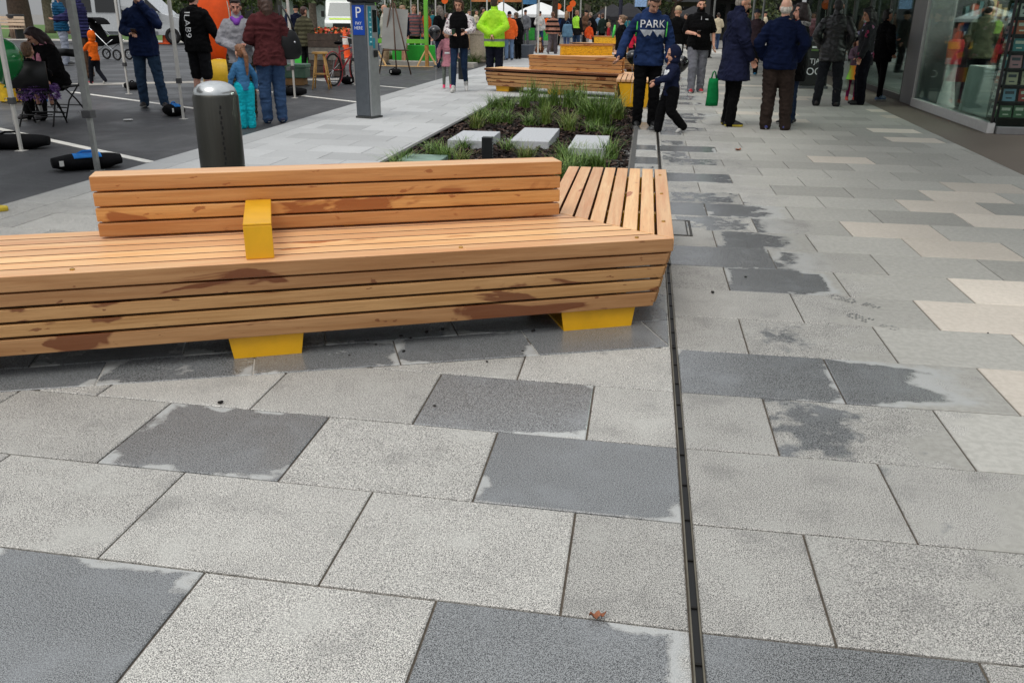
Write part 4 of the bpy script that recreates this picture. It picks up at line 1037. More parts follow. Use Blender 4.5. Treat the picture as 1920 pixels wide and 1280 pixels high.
# man in navy jacket, left group
a = person('man in navy jacket and jeans holding a phone, hand to his face', Pt(285, 200), 1.80, 160,
    dict(n='jacket', c=fabric('navy shell', 26, 38, 70), hem=.76, t=.034, amp=.014, collar=True, hood='down'), dict(n='jeans', c=fabric('worn jeans', 48, 68, 92), r=1.05, amp=.012), dict(c=S('dark sneaker', 44, 42, 44, .6)),
    hair=('short', (70, 52, 40)), arms=('phone', 'face'), legs=('stand', ((.16, .05, .49), (.22, .10, .075))), vox=.0105, w=1.08)
phone('black phone held at the waist of the navy jacket man', a)
# black shirt with vertical print
a = person('person in black shirt with white ILAB9 lettering and black shorts, from behind', Pt(385, 206), 1.80, 12, dict(n='shirt', c=BLK, hem=.84, t=.03, amp=.010), dict(n='shorts', c=BLK2, kind='shorts'), dict(c=RUB), hair=('short', (60, 44, 34)), arms=(((.27, .05, 1.14), (.2, .22, 1.05)), 'hang'), legs=('stand', 'stand'), vox=.0105, w=1.1, tone=(222, 170, 150))
cling('lettering', a[0], a[1]['shirt'], text_polys('ILAB9', .155), WP, -.035, 1.23*a[2]['s'], back=True, rot=-R(90), off=.007)
# grey fleece woman
a = person('woman in pale grey fleece with purple scarf facing the maroon jacket', Pt(462, 222), 1.64, 160, dict(n='fleece', c=fabric('grey fleece', 150, 150, 156), hem=.82, t=.032, collar=True), dict(n='trousers', c=fabric('camo drab', 84, 78, 62, stripes=((48, 46, 38), .05, .5)), r=1.2), dict(c=S('pale sneaker', 186, 186, 182, .6)),
    hair=('bun', (46, 32, 28)), arms=(((.27, .04, 1.14), (.02, .25, 1.03)), 'phone'), legs=('stand', 'stand'), head=(-4, 10), vox=.0105, fem=True, w=1.12, tone=(196, 142, 122))
b = MB(); s_ = a[2]['s']; b.limb([(-.07*s_, .04*s_, 1.47*s_), (0, .11*s_, 1.40*s_), (.06*s_, .08*s_, 1.46*s_)], [.03, .045, .03], 10); b.build('scarf', fabric('purple scarf', 126, 70, 168), a[0], smooth=180)
# maroon jacket
a = person('person in maroon jacket and blue jeans with a black bag on the shoulder', Pt(516, 229), 1.72, -34, dict(n='jacket', c=fabric('maroon cord', 78, 38, 40), hem=.78, t=.045, amp=.015, collar=True, flare=.02), dict(n='jeans', c=JEAN, r=1.15, amp=.012), dict(c=S('navy slipper', 42, 50, 78, .7)),
    hair=('long', (66, 44, 32)), arms=(((.26, -.02, 1.14), (.2, .16, 1.0)), 'phone'), legs=('stand', 'stand'), vox=.0105, w=1.16, fem=True)
c = at(541, 11.9, 1.1); t = thing('shoulder_bag', 'black leather shoulder bag hanging at the back of the maroon jacket', 'bag', (c.x, c.y, 1.20), R(30))
b = MB(); rr = random.Random(9); b.rings([[(.5*w_*math.cos(q)*(1+.07*math.sin(3*q+k)), .5*w_*.5*math.sin(q)*(1+.12*math.sin(2*q+k*1.7)), z_) for q in [2*math.pi*i/22 for i in range(22)]] for k, (w_, z_) in enumerate(((.12, -.36), (.24, -.345), (.32, -.28), (.33, -.18), (.29, -.08), (.22, .0), (.10, .03)))]); b.build('body', S('black bag leather', 12, 13, 15, .5, bump=.3, bscale=50, spec=.3), t, smooth=180)
MB().tube([(-.1, 0, -.02), (-.10, 0, .16), (-.09, .02, .34)], .014, 8).tube([(.1, 0, -.02), (.02, .0, .2), (-.06, .02, .34)], .012, 8).build('strap', S('black strap', 26, 27, 30, .5), t, smooth=180); MB().ball((.07, -.075, -.13), .016).build('buckle', S('buckle steel', 190, 190, 194, .3, metal=1), t, smooth=180)
# girl in denim jacket
a = person('little girl in denim jacket and turquoise trousers with a long braid', Pt(464, 239), 1.06, -42, dict(n='jacket', c=fabric('girl denim', 62, 110, 152), hem=.84, t=.028, collar=True), dict(c=fabric('turquoise trousers', 22, 170, 186), r=1.6, amp=.014), dict(c=S('rose shoe', 196, 150, 150, .6)), hair=('tail', (128, 86, 58)), child=True, fem=True, vox=.0105, head=(-12, 4), w=1.2)
# toddler
a = person('toddler in orange hooded jumper and striped black trousers, arm out', Pt(184, 157), 1.07, -70, dict(n='hoodie', c=fabric('orange fleece', 240, 108, 32), hem=.82, t=.03, hood='up'), dict(c=fabric('black track trousers', 24, 26, 34), r=1.1), dict(c=S('red toddler shoe', 172, 40, 54, .6), sz=.03), hair=('none', (120, 86, 60)), arms=('fwd', ((.2, .2, 1.2), (.16, .42, 1.2))), legs=('back', 'front'), child=True, vox=.0115, w=1.18)
cling('print', a[0], a[1]['hoodie'], poly_mesh([[(-.05, -.015), (.05, -.015), (.05, .015), (-.05, .015)]]), WP, 0, 1.22*a[2]['s'], off=.006)
# striped puffer man and teal puffer
a = person('man in navy quilted puffer and brown trousers behind the toddler', Pt(166, 146), 1.92, -100, dict(n='puffer', c=fabric('navy quilt', 52, 52, 92, stripes=((32, 32, 62), .075, .72)), hem=.80, t=.045, puff=.016, collar=True), dict(c=fabric('tan brown trousers', 98, 74, 58), r=1.1), dict(c=S('brown shoe', 62, 48, 40, .6)), hair=('short', (30, 24, 22)), arms=('hang', 'fwd'), legs=('stand', 'stand'), vox=.012, tone=(190, 140, 116))
person('person in teal puffer jacket and pale grey jeans behind the tent pole', Pt(127, 122), 2.0, 60, dict(n='puffer', c=fabric('teal quilt', 26, 76, 108), hem=.80, t=.045, puff=.014), dict(n='jeans', c=fabric('pale grey jeans', 150, 156, 170), r=1.1, amp=.012), dict(c=RUB), hair=('short', (40, 30, 26)), arms=('fwd', 'hang'), vox=.013)
# seated woman and the child on the nearer chair
a = person('woman in black cardigan sitting on a chair, head resting on her hand', (-8.42, 11.75), 1.66, 196, dict(n='cardigan', c=fabric('soft black knit', 16, 15, 17), hem=.86, t=.05, amp=.014), dict(c=BLK, r=1.2), dict(c=fabric('grey felt boot', 96, 94, 96), boot=True, sole=SOLEB), hair=('long', (44, 22, 24)),
    arms=(((.24, .26, 1.14), (.10, .27, 1.43)), ((.26, .18, 1.08), (.18, .34, .98))), legs=(((.12, .42, .50), (.13, .44, .075)), ((.13, .40, .50), (.16, .46, .075))), head=(34, 26), lean=16, vox=.011, fem=True, w=1.22, sit=.40)
b = MB(); s_ = a[2]['s']; b.limb([(-.05*s_, .14*s_, 1.47*s_), (-.06*s_, .24*s_, 1.30*s_), (-.05*s_, .27*s_, 1.16*s_)], [.05, .05, .04], 10).limb([(.05*s_, .14*s_, 1.47*s_), (.06*s_, .24*s_, 1.30*s_), (.05*s_, .27*s_, 1.12*s_)], [.05, .05, .04], 10); b.build('scarf', fabric('pink scarf', 206, 136, 156), a[0], smooth=180)
person('small brown haired child in black sitting on the purple cushion, seen from behind', (-8.10, 10.84), 1.16, -14, dict(n='jacket', c=BLK, hem=.84, t=.05), dict(n='skirt', c=fabric('electric blue skirt', 40, 96, 200), kind='skirt', end=.80, r=1.35), dict(c=RUB), hair=('short', (112, 84, 62)),
    arms=('fwd', 'hang'), legs=(((.14, .38, .82), (.14, .40, .40)), ((.14, .38, .82), (.14, .40, .40))), child=True, sit=.16, vox=.011, head=(0, -4), w=1.15)
# ------------------------------------------------------------------ chairs and cushion
CHB = S('black chair steel', 20, 20, 21, .4, metal=.3)
def chair(label, x, y, rz, zs=.45, panel=False):
    t = thing('folding_chair', label, 'chair', (x, y, -.012), rz, 'black chairs under the tents')
    MB().box(-.21, -.20, zs-.03, .21, .20, zs).build('seat', S('black seat vinyl', 22, 22, 23, .5), t, bevel=.012)
    (MB().obox((0, -.20, .66), (.46, .03, .34)) if panel else MB().tube([(-.19, -.19, .88), (0, -.215, .89), (.19, -.19, .88)], .055, 10)).build('backrest', S('black seat vinyl', 22, 22, 23, .5), t, smooth=180)
    for sx in (-1, 1):
        MB().tube([(sx*.21, .24, .0), (sx*.20, .1, zs*.55), (sx*.20, -.17, zs+.02), (sx*.195, -.19, .83 if panel else .9)], .011, 8).build('leg', CHB, t, smooth=180)
        MB().tube([(sx*.215, -.25, .0), (sx*.20, -.05, zs*.55), (sx*.195, .16, zs-.02)], .011, 8).build('leg', CHB, t, smooth=180)
    for y_, z_ in ((.19, .15), (-.19, .15), (.215, .08)): MB().tube([(-.21, y_, z_), (.21, y_, z_)], .008, 6).build('rung', CHB, t, smooth=180)
    return t
chair('black folding chair under the purple fluffy cushion', -8.06, 10.85, R(14), panel=True); chair('black folding chair carrying the woman in the cardigan', -8.42, 11.82, R(176))
b = MB(); rr = random.Random(4); rows = []
b.ball((0, 0, .03), (.23, .21, .05), 26, 10)
for _ in range(900):
    a_, z_ = rr.uniform(0, 6.283), rr.uniform(-.12, .07); r_ = .215+.03*rr.random(); p = Vector((r_*math.cos(a_), r_*.93*math.sin(a_), z_)); d = Vector((math.cos(a_)+rr.uniform(-.6, .6), math.sin(a_)+rr.uniform(-.6, .6), rr.uniform(-1.2, .3))).normalized()
    e_ = p+d*rr.uniform(.03, .06); q = Vector((rr.uniform(-1, 1), rr.uniform(-1, 1), rr.uniform(-1, 1)))*.009; b.mi = rr.choice((0, 0, 1)); b.add([p-q, p+q, e_], [(0, 1, 2)])
o = b.build('fluffy_cushion', [fabric('purple fluff', 108, 76, 138), fabric('lilac fluff', 158, 128, 182)]); tag(o, 'purple fluffy cushion on the black folding chair', 'cushion'); o.location = (-8.06, 10.85, .445)
# toys on the road under the tent
for i, (lab, x, y, c, sx) in enumerate((('yellow toy tub lying under the chairs', 20, 190, (232, 190, 40), .26), ('blue toy tub behind the yellow tub', 12, 168, (70, 130, 190), .24), ('yellow toy drum standing behind the chair legs', 54, 190, (226, 186, 52), .2))):
    p = G(x, y); t = thing('toy_tub', lab, 'toy', (p.x, p.y, -.012), i*.7)
    MB().lathe([(sx*.5, 0), (sx*.62, .02), (sx*.68, sx*1.2), (sx*.74, sx*1.22), (sx*.70, sx*1.3)], 20).build('body', S('toy '+str(c), *c, .35), t, smooth=40); MB().lathe([(sx*.6, sx*1.301), (sx*.5, sx*1.36), (.01, sx*1.38)], 20).build('lid', S('toy lid', 90, 150, 200, .4), t, smooth=40)
tag(MB().tube([(-.14, 0, .01), (-.05, .03, .02), (.06, -.02, .018), (.14, .02, .01)], [.03, .05, .045, .02], 10).build('blue_cloth', fabric('sky blue cloth', 60, 132, 200), smooth=180), 'small blue cloth dropped on the road behind the chair', 'cloth').location = G(74, 190)
tag(MB().lathe([(.001, .0), (.05, .004), (.07, .014), (.062, .02), (.03, .018), (.001, .015)], 18).build('plate', S('white plate', 214, 214, 210, .5), smooth=60), 'small white paper plate lying on the dark road', 'plate').location = G(240, 225)+Vector((0, 0, -.011))
# balloons
def balloon(label, c, r, col, knot=True, string=None):
    t = thing('balloon', label, 'balloon', c, 0)
    MB().lathe([(.003, -r*1.18), (r*.2, -r*1.08), (r*.55, -r*.82), (r*.88, -r*.38), (r, .05*r), (r*.93, r*.42), (r*.7, r*.74), (r*.38, r*.95), (.003, r*1.02)], 28).build('body', S('balloon '+str(col), *col, .18, var=.03, coat=.4), t, smooth=180)
    MB().lathe([(.003, -r*1.17), (r*.12, -r*1.30), (.003, -r*1.28)], 10).build('knot', S('balloon '+str(col), *col, .18, var=.03, coat=.4), t, smooth=180)
    if string: MB().tube([(0, 0, -r*1.25), (.02, .0, -string*.5), (0, .01, -string)], .0025, 5).build('string', S('string', 200, 200, 196, .7), t)
balloon('big shiny green balloon beside the seated group', G(2, 150, .9)*0+at(0, 10.2, .9)+Vector((0, 0, .86)), .26, (18, 120, 58), string=.8)
c = at(815, 18.2, 1.1); balloon('round black balloon beside the girl in pink dress', c+Vector((0, 0, 1.12)), .13, (26, 26, 29), string=1.0)
c = at(1279, 13.6, 1.); balloon('shiny black balloon between the hooded child and bearded man', c+Vector((0, 0, .80)), .115, (22, 22, 24), string=.7)
c = at(1187, 14.2, 1.); balloon('small black balloon half hidden at the blue hoodie man\'s hip', c+Vector((0, 0, .86)), .10, (20, 20, 22), string=.7)
# ------------------------------------------------------------------ gazebos with weight bags
POLE = S('white tent steel', 206, 204, 198, .4, metal=.2, var=.05); POLEG = S('galvanised tent steel', 150, 152, 150, .4, metal=.6, var=.12); CLAMP = S('tent clamp', 70, 70, 72, .5); FAB = S('tent fabric', 214, 216, 218, .8, var=.04)
def gazebo(label, corners, mats, top=2.15, lw=.021, low=None):
    c = sum((Vector(q) for q in corners), Vector())/len(corners)
    t = thing('gazebo', label, 'gazebo', (c.x, c.y, -.012), 0, 'pop up tents along the road edge')
    for q, m in zip(corners, mats):
        x, y = q[0]-c.x, q[1]-c.y
        l = MB().box(x-lw, y-lw, .52, x+lw, y+lw, top).box(x-lw*.72, y-lw*.72, 0, x+lw*.72, y+lw*.72, .52).box(x-.05, y-.05, 0, x+.05, y+.05, .006).build('leg', m, t, bevel=.004)
        MB().box(x-lw*1.5, y-lw*1.5, .50, x+lw*1.5, y+lw*1.5, .57).build('clamp', CLAMP, l, bevel=.004)
        MB().torus((x-lw*2.3, y-lw*1.2, .545), .018, .003, 'Y', 14, 6).build('pull_ring', S('steel ring', 160, 160, 160, .3, metal=1), l, smooth=180)
    q = [(v[0]-c.x, v[1]-c.y) for v in corners]
    if len(q) == 4:
        ang_ = sorted(q, key=lambda p: math.atan2(p[1], p[0])); e = [(x*1.03, y*1.03) for x, y in ang_]
        b = MB(); b.add([(x, y, top+.0) for x, y in e]+[(x, y, top+.22) for x, y in e]+[(0, 0, top+1.0)], [(i, (i+1) % 4, 4+(i+1) % 4, 4+i) for i in range(4)]+[(4+i, 4+(i+1) % 4, 8) for i in range(4)]); b.build('canopy', FAB, t)
        b = MB()
        for i in range(4): b.tube([(*ang_[i], top-.02), (*ang_[(i+1) % 4], top-.02)], .014, 6)
        b.build('crossbar', POLEG, t)
    return t
def P3(x, y): v = G(x, y); return (v.x, v.y, 0)
p1_, p2_, p3_, p4_, p5_, p6_ = [P3(*q) for q in ((40, 281), (183, 318), (344, 222), (553, 183), (666, 159), (913, 122))]
gazebo('open tent on white steel legs over the black chairs', [p1_, p3_, (-9.16, 13.5, 0), (-9.27, 10.2, 0)], [POLE, POLE, POLEG, POLEG])
gazebo('open tent whose grey galvanised leg stands at the kerb in the foreground', [p2_, (-8.4, 6.6, 0), (-7.7, 3.6, 0), (-5.25, 4.65, 0)], [POLEG]*4, lw=.03)
gazebo('open tent with white legs beside the parking meter', [p4_, p5_, (p5_[0]-3.3, p5_[1]+.1, 0), (p4_[0]-3.3, p4_[1], 0)], [POLE]*4)
gazebo('tall white legged tent beyond the hi-vis worker', [p6_, (p6_[0], p6_[1]+3.3, 0), (p6_[0]-3.3, p6_[1]+3.3, 0), (p6_[0]-3.3, p6_[1]+.1, 0)], [POLE]*4, top=2.6)
WB = fabric('weight bag black', 20, 20, 22); WBB = fabric('weight bag blue', 52, 128, 206)
def weight_bag(label, x, y, L, rr_, rz, blue=False, z=-.012):
    p = G(x, y); t = thing('weight_bag', label, 'weight bag', (p.x, p.y, z), rz, 'tent weight bags')
    b = MB(); n = 20; rows = []
    for k in range(13):
        f = k/12; u = (f-.5)*2; s_ = max(.62, (1-abs(u)**5)**.5)
        rows.append([(u*L/2, rr_*s_*1.15*math.cos(a)*(1+.05*math.sin(k*2.1+a*2)), max(.002, rr_*.62+rr_*.62*s_*math.sin(a)*(1+.06*math.sin(k*1.7+a)))) for a in [2*math.pi*i/n for i in range(n)]])
    b.rings(rows); b.build('body', WB, t, smooth=180)
    MB().tube([(-L*.14, 0, rr_*1.18), (-L*.05, 0, rr_*1.42), (L*.08, 0, rr_*1.42), (L*.16, 0, rr_*1.18)], .012, 6).build('handle', WBB if blue else WB, t, smooth=180)
    if blue:
        b = MB(); b.rings([[(u*L/2, rr_*1.2*sc*math.cos(a), rr_*.63+rr_*.66*sc*math.sin(a)) for a in [R(35+11*i) for i in range(11)]] for u, sc in ((-.4, .98), (-.15, 1.0), (.1, 1.0), (.4, .98))], cap=False); b.build('patch', WBB, t, smooth=180)
    MB().box(-L*.42, -rr_*1.16, rr_*.5, -L*.36, -rr_*1.0, rr_*.9).build('tag', S('white tag', 220, 220, 216, .6), t)
weight_bag('long black weight bag round the white tent leg near the chairs', 22, 277, .78, .13, R(20)); weight_bag('black weight bag with blue panel at the kerb by the grey tent leg', 165, 314, .62, .12, R(43), True)
weight_bag('black and blue weight bag behind the bollard at a white tent leg', 327, 216, .26, .14, R(60), True); weight_bag('black weight bag at the tent leg near the green tool chest', 547, 178, .55, .12, R(10)); weight_bag('black weight bag beside the red trolley', 652, 157, .22, .13, R(80)); weight_bag('small round black weight bag under the easel', 741, 140, .30, .13, R(20)); weight_bag('tiny black weight bag by the tent leg behind the navy jacket man', 249, 167, .3, .12, R(0))
tag(MB().prism([(-.3, -.05), (.16, -.05), (.2, 0), (.16, .05), (-.3, .05)], 0, .035).build('cable_cover', [S('cable yellow', 190, 166, 40, .6)], bevel=.01), 'yellow and black rubber cable cover end on the kerb paving', 'cable cover').location = G(-28, 394)
# ------------------------------------------------------------------ pushchair
p = G(212, 112); t = thing('pushchair', 'black pushchair with chrome frame and spoked wheels beside the toddler', 'pushchair', (p.x, p.y, -.012), R(-8)); t.scale = (1.15,)*3
CHR = S('chrome', 206, 208, 210, .2, metal=1)
for x, y, r_ in ((-.42, -.26, .15), (.36, -.24, .15), (-.42, .26, .15), (.36, .24, .15)):
    w = MB().torus((x, y, r_), r_-.025, .025, 'Y', 26, 8).build('wheel', S('tyre', 20, 20, 21, .8), t, smooth=180)
    b = MB()
    for k in range(6): b.tube([(x, y, r_), (x+(r_-.03)*math.cos(k*1.0472), y, r_+(r_-.03)*math.sin(k*1.0472))], .008, 6)
    b.build('rim', CHR, w)
b = MB()
for sy in (-.24, .24): b.tube([(.36, sy, .15), (.05, sy, .42), (-.35, sy, .78), (-.66, sy, 1.02)], .013, 8).tube([(-.42, sy, .15), (.05, sy, .42), (.28, sy, .55)], .012, 8)
b.tube([(-.66, -.24, 1.02), (-.66, .24, 1.02)], .016, 8); b.build('frame', CHR, t, smooth=180)
b = MB(); b.rings([[(-.30+.10*k, y, z) for y, z in ((-.22, .36+.02*k), (.22, .36+.02*k), (.22, .42+.05*k), (-.22, .42+.05*k))] for k in range(6)]); b.rings([[(-.50, y, .98) for y in (-.2, .2)]+[(-.44, y, 1.0) for y in (.2, -.2)], [(-.28, y, .42) for y in (-.22, .22)]+[(-.16, y, .46) for y in (.22, -.22)]]); b.build('seat', BLK, t, bevel=.02)
b = MB(); b.rings([[(-.40+.33*math.sin(a), y, .80+.33*math.cos(a)) for y in (-.23, .23)]+[(-.40+.30*math.sin(a), y, .80+.30*math.cos(a)) for y in (.23, -.23)] for a in [R(-70+22*k) for k in range(7)]]); b.build('hood', BLK, t, smooth=40)
# ------------------------------------------------------------------ traffic cones
def cone_proto():
    t = thing('traffic_cone', 'x', 'traffic cone', (0, 0, 0), 0, 'orange traffic cones')
    ORG = S('cone orange', 244, 92, 30, .45, var=.06)
    MB().prism([(-.19, -.19), (.19, -.19), (.19, .19), (-.19, .19)], 0, .035).build('base', ORG, t, bevel=.01)
    MB().lathe([(.14, .0352), (.115, .2), (.088, .34), (.066, .5), (.036, .70), (.03, .71), (.001, .711)], 24).build('body', ORG, t, smooth=40)
    MB().lathe([(.092, .3401), (.070, .4999)], 24).build('band', S('cone white band', 226, 222, 214, .5), t, smooth=40)
    return t
c0_ = cone_proto(); p = G(314, 83); c0_.location = (p.x, p.y, 0); c0_['label'] = 'tall orange traffic cone in front of the silver van wheel'; c0_.scale = (1.6, 1.6, 2.0)
for x, Y, z, sc, lab in ((632, 23.5, .3, 1.0, 'orange cone standing behind the stacked crates'), (648, 24.5, .3, 1.05, 'orange cone between the crates and the tent leg'), (613, 34, 0, 1.1, 'orange cone in front of the ambulance grille'), (987, 50, 0, 1.4, 'distant orange cone beyond the green barriers'), (1017, 50, 0, 1.4, 'distant orange cone by the striped jumper'), (1107, 42, 0, 1.0, 'orange cone behind the yellow benches')):
    c = at(x, Y, .5); dup(c0_, (c.x, c.y, z), 0, lab, scale=(sc,)*3)
# ------------------------------------------------------------------ silver van with open side door
p = G(336, 84); sc = 1.20
t = thing('van', 'silver people mover van with its sliding side door open', 'van', (p.x-.45, p.y+1.1, 0), R(10)); t.scale = (sc,)*3
VW = S('silver paint', 196, 200, 202, .25, metal=.3, var=.03, coat=.6); VG = S('van grey lower', 120, 124, 128, .35, metal=.4); GL = S('dark glass', 12, 15, 17, .06, spec=.8, var=.05)
prof = [(-4.7, .35), (.45, .35), (.62, .5), (.64, .78), (.52, .98), (-.35, 1.18), (-1.05, 1.88), (-1.6, 1.97), (-4.5, 1.95), (-4.75, 1.6)]
b = MB(); b.rings([[(x, y*(1-.10*max(0, (z-1.1))), z) for x, z in prof] for y in (-.86, -.84, .84, .86)]); b.build('body', VW, t, bevel=.05, seg=3)
def side(pts, y, name, mat, dy=.006):
    b = MB(); b.add([(x, -(y*(1-.10*max(0, z-1.1)))-dy, z) for x, z in pts]+[(x, -(y*(1-.10*max(0, z-1.1)))+.02, z) for x, z in pts], [tuple(range(len(pts)))]+[(i, (i+1) % len(pts), len(pts)+(i+1) % len(pts), len(pts)+i) for i in range(len(pts))]); return b.build(name, mat, t)
side([(-4.5, 1.2), (-3.2, 1.2), (-3.2, 1.82), (-4.45, 1.82)], .86, 'window', GL); side([(-.95, 1.2), (-.42, 1.22), (-1.02, 1.78), (-1.05, 1.78)], .86, 'window', GL)
side([(-2.0, .45), (-1.12, .45), (-1.12, 1.8), (-2.0, 1.8)], .86, 'doorway', S('van interior', 14, 14, 15, .8), .004)
d_ = side([(-3.15, .48), (-2.02, .48), (-2.02, 1.84), (-3.15, 1.84)], .92, 'sliding_door', VW); side([(-3.0, 1.2), (-2.15, 1.2), (-2.15, 1.76), (-3.0, 1.76)], .93, 'window', GL)
side([(-4.6, .34), (-.62, .34), (-.62, .50), (-4.6, .50)], .87, 'sill', VG)
for x in (-.05, -3.75):
    for sy in (-1, 1):
        w = MB().torus((x, sy*.80, .33), .235, .095, 'Y', 28, 10).build('wheel', S('tyre', 20, 20, 21, .8), t, smooth=180)
        MB().tube([(x, sy*.80-.06, .33), (x, sy*.80+.06, .33)], .20, 20).build('rim', S('alloy', 120, 122, 124, .35, metal=.8), w)
MB().obox((-.55, -.98, 1.18), (.12, .2, .16)).build('mirror', VW, t, bevel=.03); MB().obox((.55, -.6, .82), (.12, .35, .14)).build('headlight', S('lamp lens', 210, 214, 216, .1, coat=.6), t, bevel=.02)
# ------------------------------------------------------------------ pop-up orange and yellow fabric shapes
def wing(label, x, y, col, W, H, z0, rz, name):
    p = at(x, y, 1.); t = thing(name, label, 'play tunnel', (p.x, p.y, 0), rz)
    rows = []
    for k in range(17):
        f = k/16; a = math.pi*f; w = max(.02, W*math.sin(a)**.7); z = z0+H*(1-math.cos(a))/2; bulge = .24*math.sin(a)
        rows.append([(w*math.cos(q)*(1+.02*math.sin(8*q)), bulge*math.sin(q), z) for q in [2*math.pi*i/28 for i in range(28)]])
    MB().rings(rows).build('fabric', col, t, smooth=180); MB().torus((0, 0, 0), 1, .012, 'Y', 40, 6).build('hoop', S('hoop wire', 200, 198, 180, .5), t, smooth=180)
    h = [o for o in bpy.data.objects if o.parent == t and o.name.startswith('hoop')][0]; h.scale = (W*1.005, 1, H/2); h.location = (0, 0, z0+H/2)
    return t
OR = S('orange nylon', 246, 88, 14, .55, var=.1, scale=6); YE = S('yellow nylon', 214, 172, 20, .55, var=.12, scale=6)
wing('tall orange pop up fabric panel behind the black shirt', 402, 14.6, OR, .36, 1.5, .62, R(-12), 'orange_popup'); wing('yellow pop up fabric drum below the orange panel', 408, 14.2, YE, .33, .72, .0, R(-12), 'yellow_popup')
# green tool chest, bright green cube, crates, stool, trolley
p = G(548, 158); t = thing('tool_chest', 'sage green plastic chest on a wooden block by the tent leg', 'chest', (p.x, p.y, -.012), R(8))
MB().box(-.36, -.2, .0, .30, .2, .15).build('block', S('timber block', 150, 116, 76, .8), t, bevel=.01); MB().box(-.40, -.24, .152, .36, .24, .36).build('body', S('sage plastic', 84, 116, 96, .5), t, bevel=.02); MB().box(-.42, -.26, .362, .38, .26, .44).build('lid', S('sage lid', 98, 132, 110, .5), t, bevel=.02); MB().box(-.03, -.275, .31, .05, -.262, .39).build('latch', S('latch grey', 150, 150, 150, .4), t)
GRNP = S('bright green panel', 70, 206, 76, .5, var=.05)
c = at(568, 25, .5); tag(MB().prism([(-.28, -.25), (.28, -.25), (.28, .25), (-.28, .25)], .42, .95).prism([(-.2, -.2), (.2, -.2), (.2, .2), (-.2, .2)], 0, .419).build('green_plinth', GRNP, bevel=.012), 'bright green display plinth behind the maroon jacket', 'plinth').location = (c.x, c.y, 0)
c = at(610, 21.5, .8); WDK = S('dark crate timber', 74, 62, 54, .8, var=.3, scale=8); WGR = S('grey crate timber', 116, 112, 104, .8, var=.25, scale=8)
def crate(label, x, y, z, w, d, h, mat, n=3):
    t = thing('crate', label, 'crate', (x, y, z), R(4), 'stacked timber crates'); b = MB()
    for k in range(n):
        z0, z1 = h*k/n+.006, h*(k+1)/n-.006
        for yy in (-d/2, d/2-.018): b.box(-w/2, yy, z0, w/2, yy+.018, z1)
        for xx in (-w/2, w/2-.018): b.box(xx, -d/2+.019, z0, xx+.018, d/2-.019, z1)
    b.build('boards', mat, t); b = MB()
    for xx in (-w/2+.02, w/2-.06):
        for yy in (-d/2+.019, d/2-.059): b.box(xx, yy, 0, xx+.04, yy+.04, h)
    b.build('corner_post', mat, t); MB().box(-w/2+.02, -d/2+.02, .0, w/2-.02, d/2-.02, .02).build('floor', mat, t)
crate('brown timber crate at the bottom of the stack behind the stool', c.x, c.y, 0, .80, .5, .38, WDK); crate('grey timber crate in the middle of the stack behind the stool', c.x+.01, c.y, .382, .76, .5, .30, WGR, 2); crate('dark timber crate on top of the stack behind the stool', c.x, c.y, .684, .74, .5, .32, WDK, 2)
p = G(604, 166); t = thing('bar_stool', 'tall pine bar stool standing on the road before the crates', 'stool', (p.x, p.y, -.012), R(12)); PIN = S('pine', 222, 172, 98, .5, var=.12, scale=5)
MB().lathe([(.155, .69), (.165, .70), (.165, .722), (.155, .735), (.001, .736)], 28).build('seat', PIN, t, smooth=40)
for k in range(4):
    a = R(45+90*k); MB().tube([(.11*math.cos(a), .11*math.sin(a), .69), (.24*math.cos(a), .24*math.sin(a), 0)], [.017, .015], 10).build('leg', PIN, t, smooth=180)
for k in range(4):
    a, a2 = R(45+90*k), R(135+90*k); z = .24 if k % 2 else .30; q = .11+.13*(1-z/.69); MB().tube([(q*math.cos(a), q*math.sin(a), z), (q*math.cos(a2), q*math.sin(a2), z)], .010, 8).build('rung', PIN, t, smooth=180)
p = G(642, 160); t = thing('bicycle', 'red bicycle parked beside the crates, seen end on', 'bicycle', (p.x, p.y+.3, -.012), R(78)); RED = S('bike red', 176, 26, 36, .35, coat=.4)
for x in (-.52, .52):
    w = MB().torus((x, 0, .34), .32, .02, 'Y', 32, 8).build('wheel', S('tyre', 20, 20, 21, .8), t, smooth=180); b = MB()
    for k in range(14): b.tube([(x, 0, .34), (x+.3*math.cos(k*.449), 0, .34+.3*math.sin(k*.449))], .003, 4)
    b.build('spokes', CHR, w); MB().torus((x, 0, .34), .37, .012, 'Y', 32, 6).build('mudguard', RED, t, smooth=180)
MB().tube([(-.52, 0, .34), (-.18, 0, .32), (-.24, 0, .82)], .018, 8).tube([(-.18, 0, .32), (.36, 0, .70), (.40, 0, .84)], .020, 8).tube([(-.23, 0, .70), (.37, 0, .78)], .018, 8).tube([(.40, 0, .84), (.46, 0, .6), (.52, 0, .34)], .018, 8).tube([(-.52, 0, .34), (-.24, 0, .70)], .012, 8).build('frame', RED, t, smooth=180)
MB().tube([(.30, -.28, 1.0), (.40, -.18, .98), (.42, 0, .94), (.40, .18, .98), (.30, .28, 1.0)], .012, 8).tube([(.40, 0, .84), (.42, 0, .94)], .014, 8).build('handlebar', CHR, t, smooth=180); MB().ball((-.27, 0, .88), (.13, .07, .035)).build('saddle', BLK, t, smooth=180)
MB().obox((.62, 0, .72), (.26, .34, .22)).build('basket', S('grey basket', 150, 152, 156, .6), t, bevel=.02)
